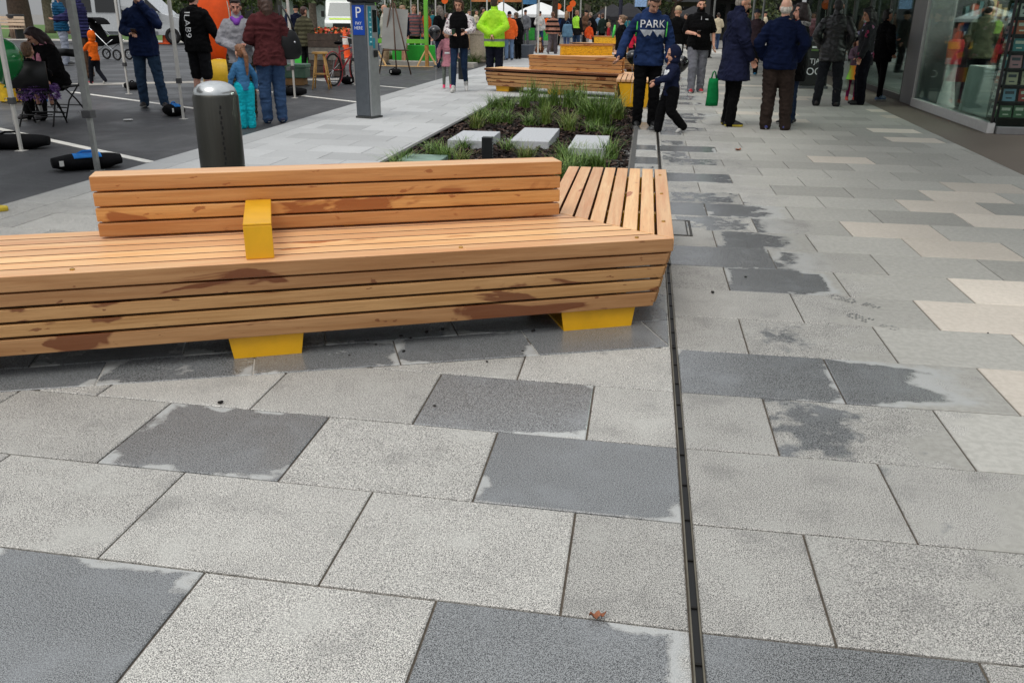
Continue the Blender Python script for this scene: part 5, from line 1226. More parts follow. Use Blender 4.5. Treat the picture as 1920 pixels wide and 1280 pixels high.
# ------------------------------------------------------------------ easel and photo frame
p = G(741, 138); t = thing('easel', 'timber artist easel holding a grey board', 'easel', (p.x, p.y, -.012), R(14)); DW = S('dark oiled wood', 82, 56, 40, .6, var=.25, scale=6)
for x0, y0, x1, y1 in ((-.04, .05, -.42, .05), (.04, .0, .42, -.3), (.0, .0, .05, -.35)): MB().tube([(x0, y0, 1.75), (x1, y1, 0)], .018, 8).build('leg', DW, t, smooth=180)
b = MB(); b.M = Matrix.Translation((.05, .0, 1.13)) @ Matrix.Rotation(R(-11), 4, 'X') @ Matrix.Rotation(R(5), 4, 'Y'); b.box(-.34, .03, -.52, .30, .05, .50); b.build('board', S('grey board', 150, 150, 146, .7, var=.12, scale=3), t, bevel=.003)
MB().tube([(-.3, -.06, .60), (.38, -.12, .60)], .016, 8).build('ledge', DW, t); MB().tube([(0, .02, 1.70), (.01, .02, 2.1)], .016, 8).build('mast', DW, t)
p0, p1 = G(706, 124), G(801, 126); t = thing('photo_frame', 'big lime green painted photo frame standing on pine feet', 'frame', (p0.x, p0.y, 0), math.atan2(p1.y-p0.y, p1.x-p0.x)); W = (p1-p0).length; LIME = S('lime paint', 112, 190, 60, .5, var=.05)
for x in (0, W):
    MB().box(x-.05, -.045, 0, x+.05, .045, .62).build('post_foot', S('pine post', 178, 130, 66, .6, var=.2), t, bevel=.004); MB().box(x-.055, -.05, .621, x+.055, .05, 2.35).build('upright', LIME, t, bevel=.004)
    for s_ in (-1, 1): MB().tube([(x+s_*.30, 0, .02), (x+s_*.04, 0, .46)], .028, 6).build('brace', S('pine brace', 222, 184, 128, .6), t)
MB().box(.056, -.045, .66, W-.056, .045, .78).build('bottom_rail', LIME, t, bevel=.004); MB().box(-.055, -.05, 2.351, W+.055, .05, 2.5).build('top_rail', LIME, t, bevel=.004); MB().box(-.4, -.05, 0, W+.4, .05, .018).build('base_board', S('pine brace', 222, 184, 128, .6), t)
c = at(784, 28.2, .3); tag(MB().prism([(-.78, -.25), (.70, -.25), (.70, .25), (-.78, .25)], 0, .56, [(-.80, -.27), (.72, -.27), (.72, .27), (-.80, .27)]).build('green_block', S('kelly green panel', 48, 176, 58, .5, var=.06), bevel=.02), 'kelly green rectangular block seat behind the photo frame', 'block').location = (c.x, c.y, 0)
# kerbside planters with grasses
for i, (x, Y) in enumerate(((752, 30.5), (815, 30.5), (890, 29.5))):
    c = at(x, Y, .2)
    o, hh = protos[(0, 1)]; dup(o, (c.x, c.y, 0), i, ('dark grass tuft before the easel legs beside the green block', 'dark grass tuft between the photo frame and the pink girl', 'dark grass tuft at the foot of the concrete litter bin')[i], scale=(2.2, 2.0, 1.2))
    for k in range(3): dup(o, (c.x+(k-1)*.5, c.y+.4, 0), i*2+k, ('back row grass tuft, one of three behind the easel', 'back row grass tuft, one of three behind the photo frame', 'back row grass tuft, one of three behind the litter bin')[i], scale=(1.8, 1.8, 1.1))
structure('planter_kerb', MB().prism([(-9.6, 27.3), (-5.1, 26.4), (-5.1, 27.0), (-9.6, 27.9)], -.1, .12).prism([(-9.6, 33.2), (-5.0, 31.5), (-5.0, 32.0), (-9.6, 33.7)], -.1, .12), CONC)
c = at(896, 29.8, .5); t = thing('litter_bin', 'round pale concrete litter bin beside the hi-vis worker', 'litter bin', (c.x, c.y, 0)); MB().lathe([(.30, 0), (.31, .05), (.25, .08), (.27, .85), (.30, .88), (.30, .98), (.24, 1.0)], 28).build('body', S('pebble concrete', 188, 172, 152, .85, var=.2, scale=30, bump=.4), t, smooth=40); MB().lathe([(.239, 1.0005), (.22, 1.06), (.001, 1.08)], 28).build('lid', S('bin lid brown', 128, 92, 70, .6), t, smooth=40)
c = at(868, 21.3, .3); t = thing('small_bollard', 'short dark bollard on the paving behind the walking woman', 'bollard', (c.x, c.y, 0)); MB().lathe([(.11, 0), (.115, .01), (.115, .58), (.10, .62), (.001, .63)], 24).build('post', DARKM, t, smooth=40)
p = G(963, 109); t = thing('grey_bench_block', 'dark grey concrete bench block beyond the hi-vis worker', 'block', (p.x, p.y+.4, 0), R(-12)); MB().prism([(-.62, -.3), (.62, -.3), (.62, .3), (-.62, .3)], 0, .46, [(-.66, -.33), (.66, -.33), (.66, .33), (-.66, .33)]).build('body', S('slate concrete', 74, 80, 90, .75, var=.1), t, bevel=.015)
# small brown dog sitting on the paving
p = G(1010, 100); t = thing('dog', 'small shaggy brown dog sitting on the paving', 'dog', (p.x, p.y+.3, 0), R(180)); b = MB()
b.ball((0, -.10, .17), (.15, .19, .17)); b.ball((0, .03, .32), (.12, .13, .20)); b.ball((0, .08, .55), (.10, .11, .10)); b.ball((0, .18, .52), (.05, .07, .045)); b.ball((0, .245, .535), .018)
for s_ in (1, -1): b.limb([(.07*s_, .10, .34), (.07*s_, .13, .15), (.07*s_, .14, .03)], [.05, .035, .03]); b.limb([(.11*s_, -.10, .16), (.14*s_, .05, .10), (.13*s_, -.02, .03), (.13*s_, .09, .025)], [.08, .05, .035, .028]); b.ball((.095*s_, .05, .56), (.03, .05, .085))
b.limb([(0, -.26, .08), (.08, -.36, .06), (.16, -.38, .10)], [.035, .03, .018]); me = remesh(b, .014, 2); wrinkle(me, .02, 1.0, seed=5)
o = link('body', me, [fabric('shaggy brown fur', 112, 70, 46), fabric('pale fur', 196, 160, 126), M('eye', (.02, .015, .012), .3)], t, 180)
for q in me.polygons:
    c = q.center
    if (c.y > .10 and .12 < c.z < .44 and abs(c.x) < .08) or (c.y > .16 and c.z > .45): q.material_index = 1
    if c.y > .25 and c.z > .5: q.material_index = 2
# ------------------------------------------------------------------ nearer background people
def bgp(label, x, Y, H, face, top, bot, **k):
    c = at(x, Y, 1.); return person(label, (c.x, c.y), H, face, top, bot, k.pop('shoes', dict(c=RUB)), vox=k.pop('vox', .016), **k)
PLAID = fabric('plaid red', 150, 96, 96, stripes=((90, 84, 92), .1, .5)); ORV = S('hi-vis orange', 252, 104, 24, .7, var=.08); KH = fabric('khaki', 170, 146, 118)
bgp('person in olive striped jacket standing behind the white tent leg', 572, 21.5, 1.62, 20, dict(c=fabric('olive quilt', 92, 90, 70, stripes=((62, 60, 46), .1, .5)), hem=.75, t=.05), dict(c=BLK2), hair=('short', (70, 44, 36)))
bgp('person in dark cap and navy top beyond the olive jacket', 557, 30, 1.74, -30, dict(n='shirt', c=DNAVY, hem=.8), dict(c=BLK), hair=('cap', BLK))
bgp('stout man in navy jacket and khaki shorts beyond the easel', 756, 27.5, 1.74, 60, dict(c=DNAVY, hem=.76, t=.05), dict(n='shorts', c=KH, kind='shorts'), hair=('short', (150, 120, 96)), w=1.2)
bgp('person in plaid top beyond the photo frame', 777, 28.5, 1.78, 150, dict(n='shirt', c=PLAID, hem=.8), dict(c=BLK), hair=('short', (120, 92, 70)))
bgp('worker in orange hi-vis top behind the green photo frame', 800, 30, 1.72, 100, dict(n='shirt', c=ORV, hem=.78, t=.04), dict(c=BLK2), hair=('short', (110, 70, 50)))
bgp('person in black jacket behind the black balloon', 825, 26, 1.72, -60, dict(c=BLK, hem=.76, t=.04), dict(c=DJEAN), hair=('long', (110, 100, 92)))
bgp('person in white sleeved top beside the easel mast', 722, 27, 1.75, 90, dict(n='shirt', c=fabric('cream cloth', 190, 186, 176), hem=.8), dict(c=KH), hair=('bald', (180, 150, 130)))
bgp('worker in plain orange vest and pale jeans, back turned, near the grey block', 955, 31.5, 1.62, -20, dict(n='vest', c=ORV, hem=.76, t=.05), dict(n='jeans', c=fabric('pale jeans', 118, 142, 176)), hair=('cap', DNAVY))
bgp('person in long black coat leaning beside the orange vest worker', 972, 32.5, 1.60, -60, dict(c=BLK, hem=.55, t=.04), dict(c=BLK), hair=('short', (90, 76, 60)), lean=10)
a = bgp('woman in brown and black striped jumper walking away beyond the yellow bench', 1036, 37.5, 1.66, 8, dict(n='jumper', c=fabric('striped knit', 170, 122, 104, stripes=((26, 20, 22), .19, .56)), hem=.84, t=.04), dict(c=fabric('grey striped trousers', 92, 84, 88), r=1.2), hair=('bun', (110, 76, 56)), legs=('front', 'back'), vox=.015)
a = bgp('long haired woman with a pale blue bag walking away', 1062, 38.5, 1.70, 10, dict(c=DNAVY, hem=.8), dict(n='jeans', c=fabric('faded jeans', 96, 110, 146), kind='tight'), hair=('long', (150, 116, 84)), legs=('back', 'front'), vox=.015)
c = at(1064, 38.0, 1.); soft_bag('blue_bag', 'large pale blue bag on the long haired woman\'s back', (c.x, c.y, 1.18), .46, .2, .52, fabric('pale blue bag', 96, 130, 156))
bgp('person in lime vest over black jacket beside the blue bag', 1081, 39, 1.74, 30, [dict(c=BLK2, hem=.74, t=.03), dict(n='vest', c=S('hi-vis lime', 170, 240, 60, .7), hem=1.02, t=.05, sl=0)], dict(n='jeans', c=JEAN), hair=('short', (150, 112, 90)), vox=.015)
bgp('child in orange top beyond the lime vest', 1105, 43, 1.30, 20, dict(n='hoodie', c=fabric('orange hoodie', 244, 92, 44), hem=.76, t=.04), dict(c=fabric('pale trousers', 180, 172, 166)), hair=('short', (80, 60, 48)), child=True)
bgp('man in black jacket bending over beyond the orange child', 1113, 45, 1.72, -60, dict(c=BLK, hem=.76, t=.04), dict(c=BLK2), hair=('short', (150, 130, 116)), lean=18)
bgp('person in light blue shirt and grey trousers far beyond the benches', 1121, 46, 1.68, 60, dict(n='shirt', c=fabric('light blue shirt', 122, 150, 178), hem=.78), dict(c=fabric('mid grey trousers', 112, 118, 130)), hair=('short', (60, 50, 44)))
bgp('person in dark green top far beyond the yellow bench', 1129, 44, 1.66, -40, dict(n='shirt', c=fabric('bottle green', 40, 56, 50), hem=.78), dict(c=BLK), hair=('short', (90, 64, 50)))
bgp('child in red top sitting far behind the girl in black', 1141, 43, 1.25, 90, dict(n='shirt', c=fabric('red top', 176, 44, 52), hem=.76), dict(c=BLK2), hair=('short', (196, 160, 120)), child=True)
a = person('fair haired girl in black jacket and lime scarf in profile by the far bench', (at(1165, 21.2, 1.).x, 21.2), 1.50, -74, dict(c=BLK, hem=.62, t=.035), dict(c=BLK2), dict(c=RUB), hair=('bun', (120, 92, 68)), vox=.0125, fem=True, tone=(226, 182, 160))
c = at(1152, 21.0, 1.); tag(MB().tube([(0, 0, .26), (-.015, 0, .12), (-.04, 0, -.02)], [.02, .03, .02], 10).build('lime_scarf', S('lime cloth', 90, 216, 90, .7), smooth=180), 'lime green scarf hanging at the fair haired girl\'s shoulder', 'scarf').location = (c.x, c.y, 1.02)
bgp('person in red top glimpsed between the girl in black and the blue hoodie', 1186, 30, 1.2, 30, dict(n='shirt', c=fabric('crimson top', 190, 36, 62), hem=.8), dict(c=BLK2), hair=('short', (60, 44, 36)), child=True)
# ------------------------------------------------------------------ far crowd: four bodies, copied with other clothes
protoP = []
for i, (H, tp, bt, hr, lg) in enumerate(((1.72, dict(c=fabric('crowd top one', 40, 42, 50), hem=.78, t=.04), dict(c=fabric('crowd legs one', 46, 50, 62)), ('short', (50, 38, 30)), ('front', 'back')), (1.64, dict(c=fabric('crowd top two', 40, 42, 50), hem=.72, t=.04), dict(c=fabric('crowd legs two', 46, 50, 62)), ('long', (70, 48, 36)), ('stand', 'stand')), (1.76, dict(c=fabric('crowd top three', 40, 42, 50), hem=.8, t=.035), dict(c=fabric('crowd legs three', 46, 50, 62)), ('cap', fabric('crowd cap', 30, 30, 34)), ('stand', 'wide')))):
    protoP.append(person('x', (0, -900), H, 0, tp, bt, dict(c=RUB), hair=hr, legs=lg, arms=('phone', 'down'), vox=.024)[0])
CLO = {'black': (20, 20, 22), 'grey': (110, 112, 118), 'navy': (32, 40, 66), 'white': (206, 204, 200), 'red': (170, 42, 46), 'teal': (40, 110, 120), 'orange': (240, 96, 30), 'brown': (96, 70, 54), 'pink': (206, 140, 150), 'olive': (90, 92, 66), 'blue': (60, 96, 160), 'cream': (198, 186, 160)}
LEGC = {'black': (24, 24, 26), 'blue': (56, 76, 112), 'grey': (98, 100, 106), 'tan': (150, 128, 102)}
rc = random.Random(77); used = set()
FAR = [(705, 36), (735, 44), (765, 40), (788, 46), (812, 44), (838, 38), (880, 40), (893, 48), (905, 36), (985, 48), (1000, 52), (1012, 46), (1026, 55), (1048, 50), (1090, 58), (1098, 48), (1150, 52), (1178, 46), (1195, 40), (1215, 44), (1228, 36), (1245, 50), (1268, 34), (1285, 42), (1330, 36), (1345, 46), (1390, 40), (1415, 34), (1432, 44), (1488, 36), (1522, 40), (348, 62), (432, 34), (446, 40), (540, 46), (1170, 60), (1205, 62), (860, 56), (940, 58), (1312, 58)]
ZONE = lambda x: 'by the park trees' if x < 500 else 'behind the tent legs' if x < 700 else 'behind the photo frame' if x < 850 else 'behind the hi-vis worker' if x < 945 else 'by the white umbrellas' if x < 1070 else 'near the dark umbrellas' if x < 1200 else 'beyond the bearded man' if x < 1330 else 'under the shop verandah'
for i, (x, Y) in enumerate(FAR):
    while True:
        pi, tc, lc = rc.randrange(3), rc.choice(list(CLO)), rc.choice(list(LEGC))
        if (tc, lc, ZONE(x)) not in used: used.add((tc, lc, ZONE(x))); break
    c = at(x, Y, 1.)
    nm = ('one', 'two', 'three')[pi]
    o = dup(protoP[pi], (c.x, c.y, protoP[pi].location.z), rc.uniform(0, 6.28), f'far pedestrian in {tc} top and {lc} trousers {ZONE(x)}', scale=rc.uniform(.94, 1.05), mats={'crowd top '+nm: fabric('pedestrian '+tc, *CLO[tc]), 'crowd legs '+nm: fabric('pedestrian legs '+lc, *LEGC[lc])}, group='far pedestrians')
    # rename material lookup handled through slot names
for q in protoP:
    for o in [x for x in bpy.data.objects if x.parent == q]: bpy.data.objects.remove(o)
    bpy.data.objects.remove(q)
# ------------------------------------------------------------------ umbrellas, banners, posts, orange paddles
def umbrella(label, x, Y, rad, z, col, seed):
    c = at(x, Y, z); t = thing('market_umbrella', label, 'umbrella', (c.x, c.y, 0), seed, 'market umbrellas'); b = MB(); n = 8
    b.rings([[(r_*math.cos(2*math.pi*k/n), r_*math.sin(2*math.pi*k/n), zz) for k in range(n)] for r_, zz in ((rad, z-.15), (rad, z), (rad*.55, z+.34), (.04, z+.62))], cap=False); b.build('canopy', col, t)
    MB().tube([(0, 0, 0), (0, 0, z+.6)], .022, 10).build('pole', POLE, t); b = MB()
    for k in range(n): b.tube([(0, 0, z+.5), (rad*.97*math.cos(2*math.pi*k/n), rad*.97*math.sin(2*math.pi*k/n), z-.01)], .009, 5)
    b.build('ribs', POLEG, t)
UW = S('umbrella white', 226, 228, 228, .8, var=.03); UB = S('umbrella charcoal', 34, 34, 38, .8, var=.1)
umbrella('white market umbrella behind the hi-vis worker\'s shoulder', 942, 48, 1.0, 1.55, UW, .2); umbrella('wide white market umbrella beyond the brown dog', 1014, 50, 1.65, 1.58, UW, .5); umbrella('charcoal market umbrella nearest the dark post', 1178, 44, .9, 1.50, UB, .1); umbrella('charcoal market umbrella between the tall tree trunks', 1148, 52, 1.1, 1.55, UB, .7); umbrella('grey market umbrella seen in front of the shop glass', 1300, 60, 1.2, 1.6, UB, .4)
def banner(label, x0, x1, Y, z0, z1, col):
    a_, b_ = at(x0, Y, z0), at(x1, Y, z0); t = thing('banner', label, 'banner', ((a_.x+b_.x)/2, Y, 0)); w = (b_.x-a_.x)/2
    MB().box(-w, -.02, z0, w, .02, z1).build('sheet', col, t)
    for s_ in (-1, 1): MB().tube([(s_*(w+.03), 0, 0), (s_*(w+.03), 0, z1+.1)], .02, 8).build('post', POLEG, t)
banner('orange and tan banner strip above the white umbrella', 884, 978, 42, 2.08, 2.7, S('banner orange', 206, 130, 76, .7, var=.2, scale=6)); banner('light blue banner beside the orange banner', 981, 1006, 41, 1.98, 2.6, S('banner blue', 96, 160, 214, .7, var=.12)); banner('pale blue and pink banner above the dark umbrella', 1190, 1212, 44, 1.95, 2.6, S('banner sky', 150, 184, 226, .7, var=.2))
for x, Y, z, lab in ((1047, 46, 1.95, 'orange round paddle sign lowest of three over the crowd'), (1068, 44, 1.85, 'small orange round paddle beside the lime vest'), (1074, 45, 2.08, 'large orange round paddle highest over the crowd'), (834, 40, 2.1, 'orange paddle above the walking woman'), (1550, 30, 1.9, 'orange paddle beyond the leather jacket')):
    c = at(x, Y, z); t = thing('paddle_sign', lab, 'paddle sign', (c.x, c.y, 0), 0, 'orange paddles in the crowd'); MB().tube([(0, -.02, z), (0, .02, z)], .15, 20).build('disc', ORV, t); MB().tube([(0, 0, 0), (0, 0, z-.15)], .012, 6).build('handle', POLE, t)
for x, Y, w, h, mat, lab in ((1163, 24, .05, 3.2, S('navy post', 26, 28, 48, .5), 'dark navy signpost behind the blue hoodie man'), (1010, 36, .035, 3.4, POLE, 'white tent pole nearest the brown dog'), (1088, 41, .035, 3.4, POLE, 'white tent pole behind the lime vest'), (1058, 52, .03, 3.4, POLE, 'thin white tent pole by the orange paddles'), (1135, 48, .03, 2.0, POLE, 'short white pole above the child in red'), (784, 40, .03, 3.4, POLE, 'white pole between the easel and photo frame'), (817, 38, .03, 3.4, POLE, 'white pole above the black balloon'), (733, 36, .03, 3.4, POLE, 'white pole above the easel mast'), (418, 30, .03, 3.4, POLE, 'white pole above the orange fabric panel'), (1412, 30, .04, 3.4, POLEG, 'steel post behind the brown jacket man'), (1430, 33, .04, 3.4, POLEG, 'steel post beyond the grey beanie'), (1338, 40, .04, 3.4, POLEG, 'steel post beyond the raincoat man')):
    c = at(x, Y, 1.5); t = tag(MB().tube([(0, 0, 0), (0, 0, h)], w, 12).tube([(0, 0, 0), (0, 0, .02)], w*2.2, 12).build('pole', mat, smooth=40), lab, 'pole', 'poles standing in the crowd'); t.location = (c.x, c.y, 0)
# green barriers
for i, (x, w) in enumerate(((988, .52), (1001, .30), (1016, .52))):
    c = at(x-2, 49, .4); t = thing('barrier', ('green barrier panel nearest the black coat', 'grey middle panel between two green barriers', 'green barrier panel nearest the striped jumper')[i], 'barrier', (c.x, c.y, 0), R(-8), 'road barriers'); MB().prism([(-w, -.12), (w, -.12), (w, .12), (-w, .12)], .26, .9).build('panel', S('barrier green', 60, 178, 70, .5) if i != 1 else S('barrier grey', 96, 98, 108, .6), t, bevel=.03); MB().box(-w-.03, -.25, 0, w+.03, .25, .25).build('foot', S('barrier foot', 150, 150, 150, .7), t, bevel=.02)
# ------------------------------------------------------------------ ambulance
c = at(640, 52, 1.2); t = thing('ambulance', 'white ambulance van with lime bands facing the street', 'ambulance', (c.x, c.y, 0), R(14)); AW = S('ambulance white', 226, 230, 228, .3, coat=.5, var=.02); AL = S('lime band', 200, 232, 60, .45)
b = MB(); prof = [(0, .4), (0, 1.0), (.12, 1.18), (.72, 1.32), (1.3, 2.2), (1.6, 2.34), (1.75, 2.75), (5.6, 2.75), (5.6, .4)]; b.rings([[(x, y, z) for y, z in prof] for x in (-1.0, -.96, .96, 1.0)]); b.build('body', AW, t, bevel=.06, seg=3)
def fr(name, pts, mat): b = MB(); b.add([(x, y-.012, z) for x, y, z in pts]+[(x, y+.03, z) for x, y, z in pts], [tuple(range(4))]+[(i, (i+1) % 4, 4+(i+1) % 4, 4+i) for i in range(4)]); return b.build(name, mat, t)
fr('windscreen', [(-.86, .76, 1.38), (.86, .76, 1.38), (.74, 1.26, 2.13), (-.74, 1.26, 2.13)], S('ambulance glass', 70, 88, 88, .08, spec=.8)); fr('bonnet_band', [(-.72, .14, 1.19), (.72, .14, 1.19), (.74, .5, 1.27), (-.74, .5, 1.27)], AL); fr('roof_band', [(-.8, 1.50, 2.40), (.8, 1.50, 2.40), (.76, 1.72, 2.7), (-.76, 1.72, 2.7)], AL); fr('grille', [(-.55, -.005, .72), (.55, -.005, .72), (.5, -.005, .98), (-.5, -.005, .98)], S('grille black', 22, 22, 24, .5)); fr('bumper', [(-1.0, -.03, .38), (1.0, -.03, .38), (1.0, -.03, .62), (-1.0, -.03, .62)], S('bumper grey', 120, 122, 124, .6))
for s_ in (-1, 1):
    MB().obox((s_*.78, -.01, .86), (.34, .06, .2)).build('headlight', S('lamp lens', 210, 214, 216, .1, coat=.6), t, bevel=.02); MB().obox((s_*1.14, .7, 1.5), (.2, .1, .34)).build('mirror', S('slot black', 10, 10, 10, .6), t, bevel=.03)
    for y in (.95, 4.5): MB().torus((s_*.85, y, .36), .25, .1, 'X', 24, 8).build('wheel', S('tyre', 20, 20, 21, .8), t, smooth=180)
# ------------------------------------------------------------------ park bench, slatted bin, parked cars
c = at(8, 46.5, .5); t = thing('park_bench', 'pale timber park bench on the lawn edge', 'bench', (c.x, c.y, 0), R(0)); t.scale = (1.25,)*3; PB = S('pale bench timber', 206, 184, 160, .6, var=.1); b = MB()
for k in range(3): b.box(-.9, -.3+k*.15, .42, .9, -.18+k*.15, .46)
b.build('seat', PB, t); b = MB()
for k in range(3): b.box(-.9, .19+k*.02, .56+k*.14, .9, .22+k*.02, .67+k*.14)
b.build('backrest', PB, t)
for x in (-.75, .75): MB().box(x-.04, -.28, 0, x+.04, .2, .415).build('leg', S('bench leg black', 26, 26, 28, .5), t, bevel=.01)
c = at(33, 47.2, .5); t = thing('slatted_bin', 'tall timber slatted rubbish bin with black lid beside the tree trunk', 'rubbish bin', (c.x, c.y, 0)); t.scale = (1.3,)*3; b = MB()
for k in range(18): a_ = k*2*math.pi/18; b.obox((.31*math.cos(a_), .31*math.sin(a_), .42), (.03, .085, .84), (0, 0, a_))
b.build('slat_panel', S('bin slats', 150, 130, 114, .7, var=.15), t); MB().lathe([(.28, 0), (.28, .84)], 20).build('drum', S('slot black', 10, 10, 10, .6), t); MB().lathe([(.35, .845), (.36, .95), (.34, .99), (.3, 1.0), (.001, 1.0)], 24).build('lid', S('bin lid black', 34, 34, 36, .4), t, smooth=40)
def car(label, x, Y, rz, col, sc=1.0):
    c = at(x, Y, .8); t = thing('parked_car', label, 'car', (c.x, c.y, 0), rz, 'cars parked beyond the park'); t.scale = (sc,)*3
    pr_ = [(-2.1, .3), (2.05, .3), (2.15, .55), (2.0, .78), (1.1, .92), (.45, 1.38), (-1.0, 1.42), (-1.75, .98), (-2.15, .88)]
    MB().rings([[(px_, y*(1 if z < .95 else .84), z) for px_, z in pr_] for y in (-.85, -.8, .8, .85)]).build('body', col, t, bevel=.05, seg=2)
    MB().rings([[(px_, y, z) for px_, z in ((1.0, .95), (.42, 1.33), (-.98, 1.36), (-1.55, 1.0))] for y in (-.775, .775)]).build('window', GL, t)
    for px_ in (-1.35, 1.35):
        for y in (-.76, .76): w = MB().torus((px_, y, .32), .22, .095, 'Y', 20, 8).build('wheel', S('tyre', 20, 20, 21, .8), t, smooth=180); MB().tube([(px_, y-.07, .32), (px_, y+.07, .32)], .18, 14).build('rim', S('alloy', 120, 122, 124, .35, metal=.8), w)
CW = S('car white', 214, 218, 220, .3, coat=.5, var=.02)
for args in (('white parked car just beyond the thick tree trunk', 60, 96, R(8), CW, 1.5), ('pale turquoise parked car beyond the slim tree', 98, 98, R(4), S('car turquoise', 150, 206, 214, .3, coat=.5, var=.02), 1.4), ('second white parked car behind the slim tree', 74, 104, R(-6), CW, 1.5), ('blue grey parked car nearest the timber bench', 6, 98, R(0), S('car blue grey', 92, 104, 140, .3, coat=.5, var=.02), 1.5), ('small silver parked car between the white cars', 20, 106, R(10), S('car silver', 160, 176, 190, .3, coat=.5, var=.02), 1.5)): car(*args)
# ------------------------------------------------------------------ trees
BARK = S('bark', 70, 56, 46, .95, var=.35, scale=9, bump=.8, bscale=18); BARKL = S('pale bark', 108, 98, 84, .95, var=.35, scale=9, bump=.8, bscale=18)
LF = [leafm('leaf deep', (.03, .05, .012)), leafm('leaf mid', (.055, .085, .02)), leafm('leaf pale', (.10, .12, .035))]
def tree(label, name, x, Y, tr, H, cr, z0, n, seed, bark=BARK, sx=1.0, leafs=.16):
    c = at(x, Y, 1.5); t = thing(name, label, 'tree', (c.x, c.y, 0), 0, 'street and park trees'); r = random.Random(seed)
    b = MB(); b.tube([(0, 0, -.05), (.02, 0, .4), (.0, .03, 1.6), (.06, 0, H*.6), (.0, .05, H*.85)], [tr*1.35, tr*1.06, tr, tr*.7, tr*.25], 12)
    for k in range(8):
        a_ = k*.9+r.random(); z = H*(.35+.05*k); b.tube([(0, 0, z), (math.cos(a_)*cr*.4, math.sin(a_)*cr*.4, z+.5), (math.cos(a_)*cr*.8, math.sin(a_)*cr*.8, z+.6+r.random())], [tr*.4, tr*.25, tr*.08], 6)
    b.build('trunk', bark, t, smooth=180); b = MB(); cl = []
    for _ in range(26):
        a_, f = r.uniform(0, 6.28), r.random()**.5; cl.append((Vector((math.cos(a_)*cr*f*.85*sx, math.sin(a_)*cr*f*.85, r.uniform(z0+.3, H))), r.uniform(.35, .8)*cr*.5))
    for _ in range(n):
        cc, rad = r.choice(cl); d = Vector((r.gauss(0, 1), r.gauss(0, 1), r.gauss(0, .7))).normalized()*rad*r.random()**.4; p = cc+d
        if p.z < z0: p.z = z0+r.random()*.4
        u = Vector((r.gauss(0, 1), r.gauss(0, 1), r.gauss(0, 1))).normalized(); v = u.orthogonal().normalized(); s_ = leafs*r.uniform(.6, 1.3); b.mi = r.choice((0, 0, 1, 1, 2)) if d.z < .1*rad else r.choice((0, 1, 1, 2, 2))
        b.add([p-u*s_, p+v*s_*.45, p+u*s_, p-v*s_*.45], [(0, 1, 2, 3)])
    b.build('crown', LF, t, fix=False)
for i, q in enumerate((('thick trunked park tree behind the slatted bin', 'park_tree', 35, 50, .62, 8, 3.2, 3.0, 2200, BARK), ('slim park tree between the bin and the teal jacket', 'park_tree', 88, 60, .30, 7, 2.8, 2.9, 1800, BARKL), ('young street tree in front of the ambulance', 'street_tree', 586, 40, .17, 6, 1.6, 1.75, 2600, BARKL),
    ('leafy street tree beside the ambulance with low crown', 'street_tree', 571, 42, .10, 5, 1.1, 1.55, 2600, BARK), ('dark trunked street tree above the striped jumper', 'street_tree', 1040, 40, .13, 7, 1.8, 2.3, 1600, BARK), ('tall grey trunked tree behind the lime vest', 'street_tree', 1101, 56, .20, 9, 3, 1.9, 3600, BARKL), ('grey trunked tree above the light blue shirt', 'street_tree', 1130, 62, .20, 9, 3, 1.8, 3600, BARKL), ('grey trunked tree beside the dark umbrellas', 'street_tree', 1146, 66, .22, 9, 3, 1.9, 3600, BARKL), ('bushy dark tree behind the black shirt man', 'park_tree', 330, 66, .2, 6, 3.2, .9, 4200, BARK), ('bushy olive tree above the grey fleece woman', 'park_tree', 452, 60, .25, 6, 3.2, 1.5, 4200, BARK), ('dense evergreen behind the easel', 'park_tree', 740, 62, .25, 7, 3.4, 1.0, 5200, BARK), ('dense evergreen above the photo frame', 'park_tree', 820, 66, .25, 7, 3.4, .9, 5200, BARK), ('dark evergreen beyond the orange paddles', 'park_tree', 1068, 72, .25, 7, 3.0, .6, 5200, BARK), ('dark evergreen behind the hi-vis worker', 'park_tree', 900, 70, .25, 7, 3.4, .8, 5200, BARK), ('olive street tree glimpsed beyond the raincoat man', 'street_tree', 1416, 62, .2, 7, 2.6, 1.2, 4200, BARK), ('olive street tree glimpsed beyond the beanie', 'street_tree', 1262, 68, .2, 7, 2.6, 1.0, 4200, BARK), ('dark park tree beyond the navy puffer', 'park_tree', 150, 88, .3, 8, 4.0, 2.2, 3000, BARK), ('dark park tree beyond the parked cars', 'park_tree', 60, 112, .4, 9, 6, 3.2, 3000, BARK))):
    tree(q[0], q[1], q[2], q[3], q[4], q[5], q[6], q[7], q[8], 40+i, q[9])
# ------------------------------------------------------------------ buildings far behind
def block(label, x0, x1, Y, h, col, name, n, gcol=GL, roof=None):
    a_, b_ = at(x0, Y, 1.5).x, at(x1, Y, 1.5).x; t = thing(name, label, 'building', ((a_+b_)/2, Y+4, 0)); w = (b_-a_)/2
    MB().box(-w, -4, 0, w, 4, h).build('wall', col, t)
    for k in range(n):
        x = -w+2*w*(k+.5)/n; ww = w/n*.72; MB().box(x-ww, -4.03, .5, x+ww, -3.99, 2.5).build('window', gcol, t)
    MB().box(-w-.2, -4.9, 2.9, w+.2, -4.0, 3.15).build('verandah', roof or S('verandah grey', 70, 72, 74, .7), t); MB().box(-w-.1, -4.2, h, w+.1, 4.1, h+.3).build('parapet', roof or S('verandah grey', 70, 72, 74, .7), t)
block('long brown building far behind the parked cars', -160, 250, 122, 9, S('brown wall', 96, 82, 72, .9), 'far_building', 9); block('dark building behind the park trees', 260, 520, 92, 7, S('dark wall', 70, 66, 60, .9), 'far_building', 7)
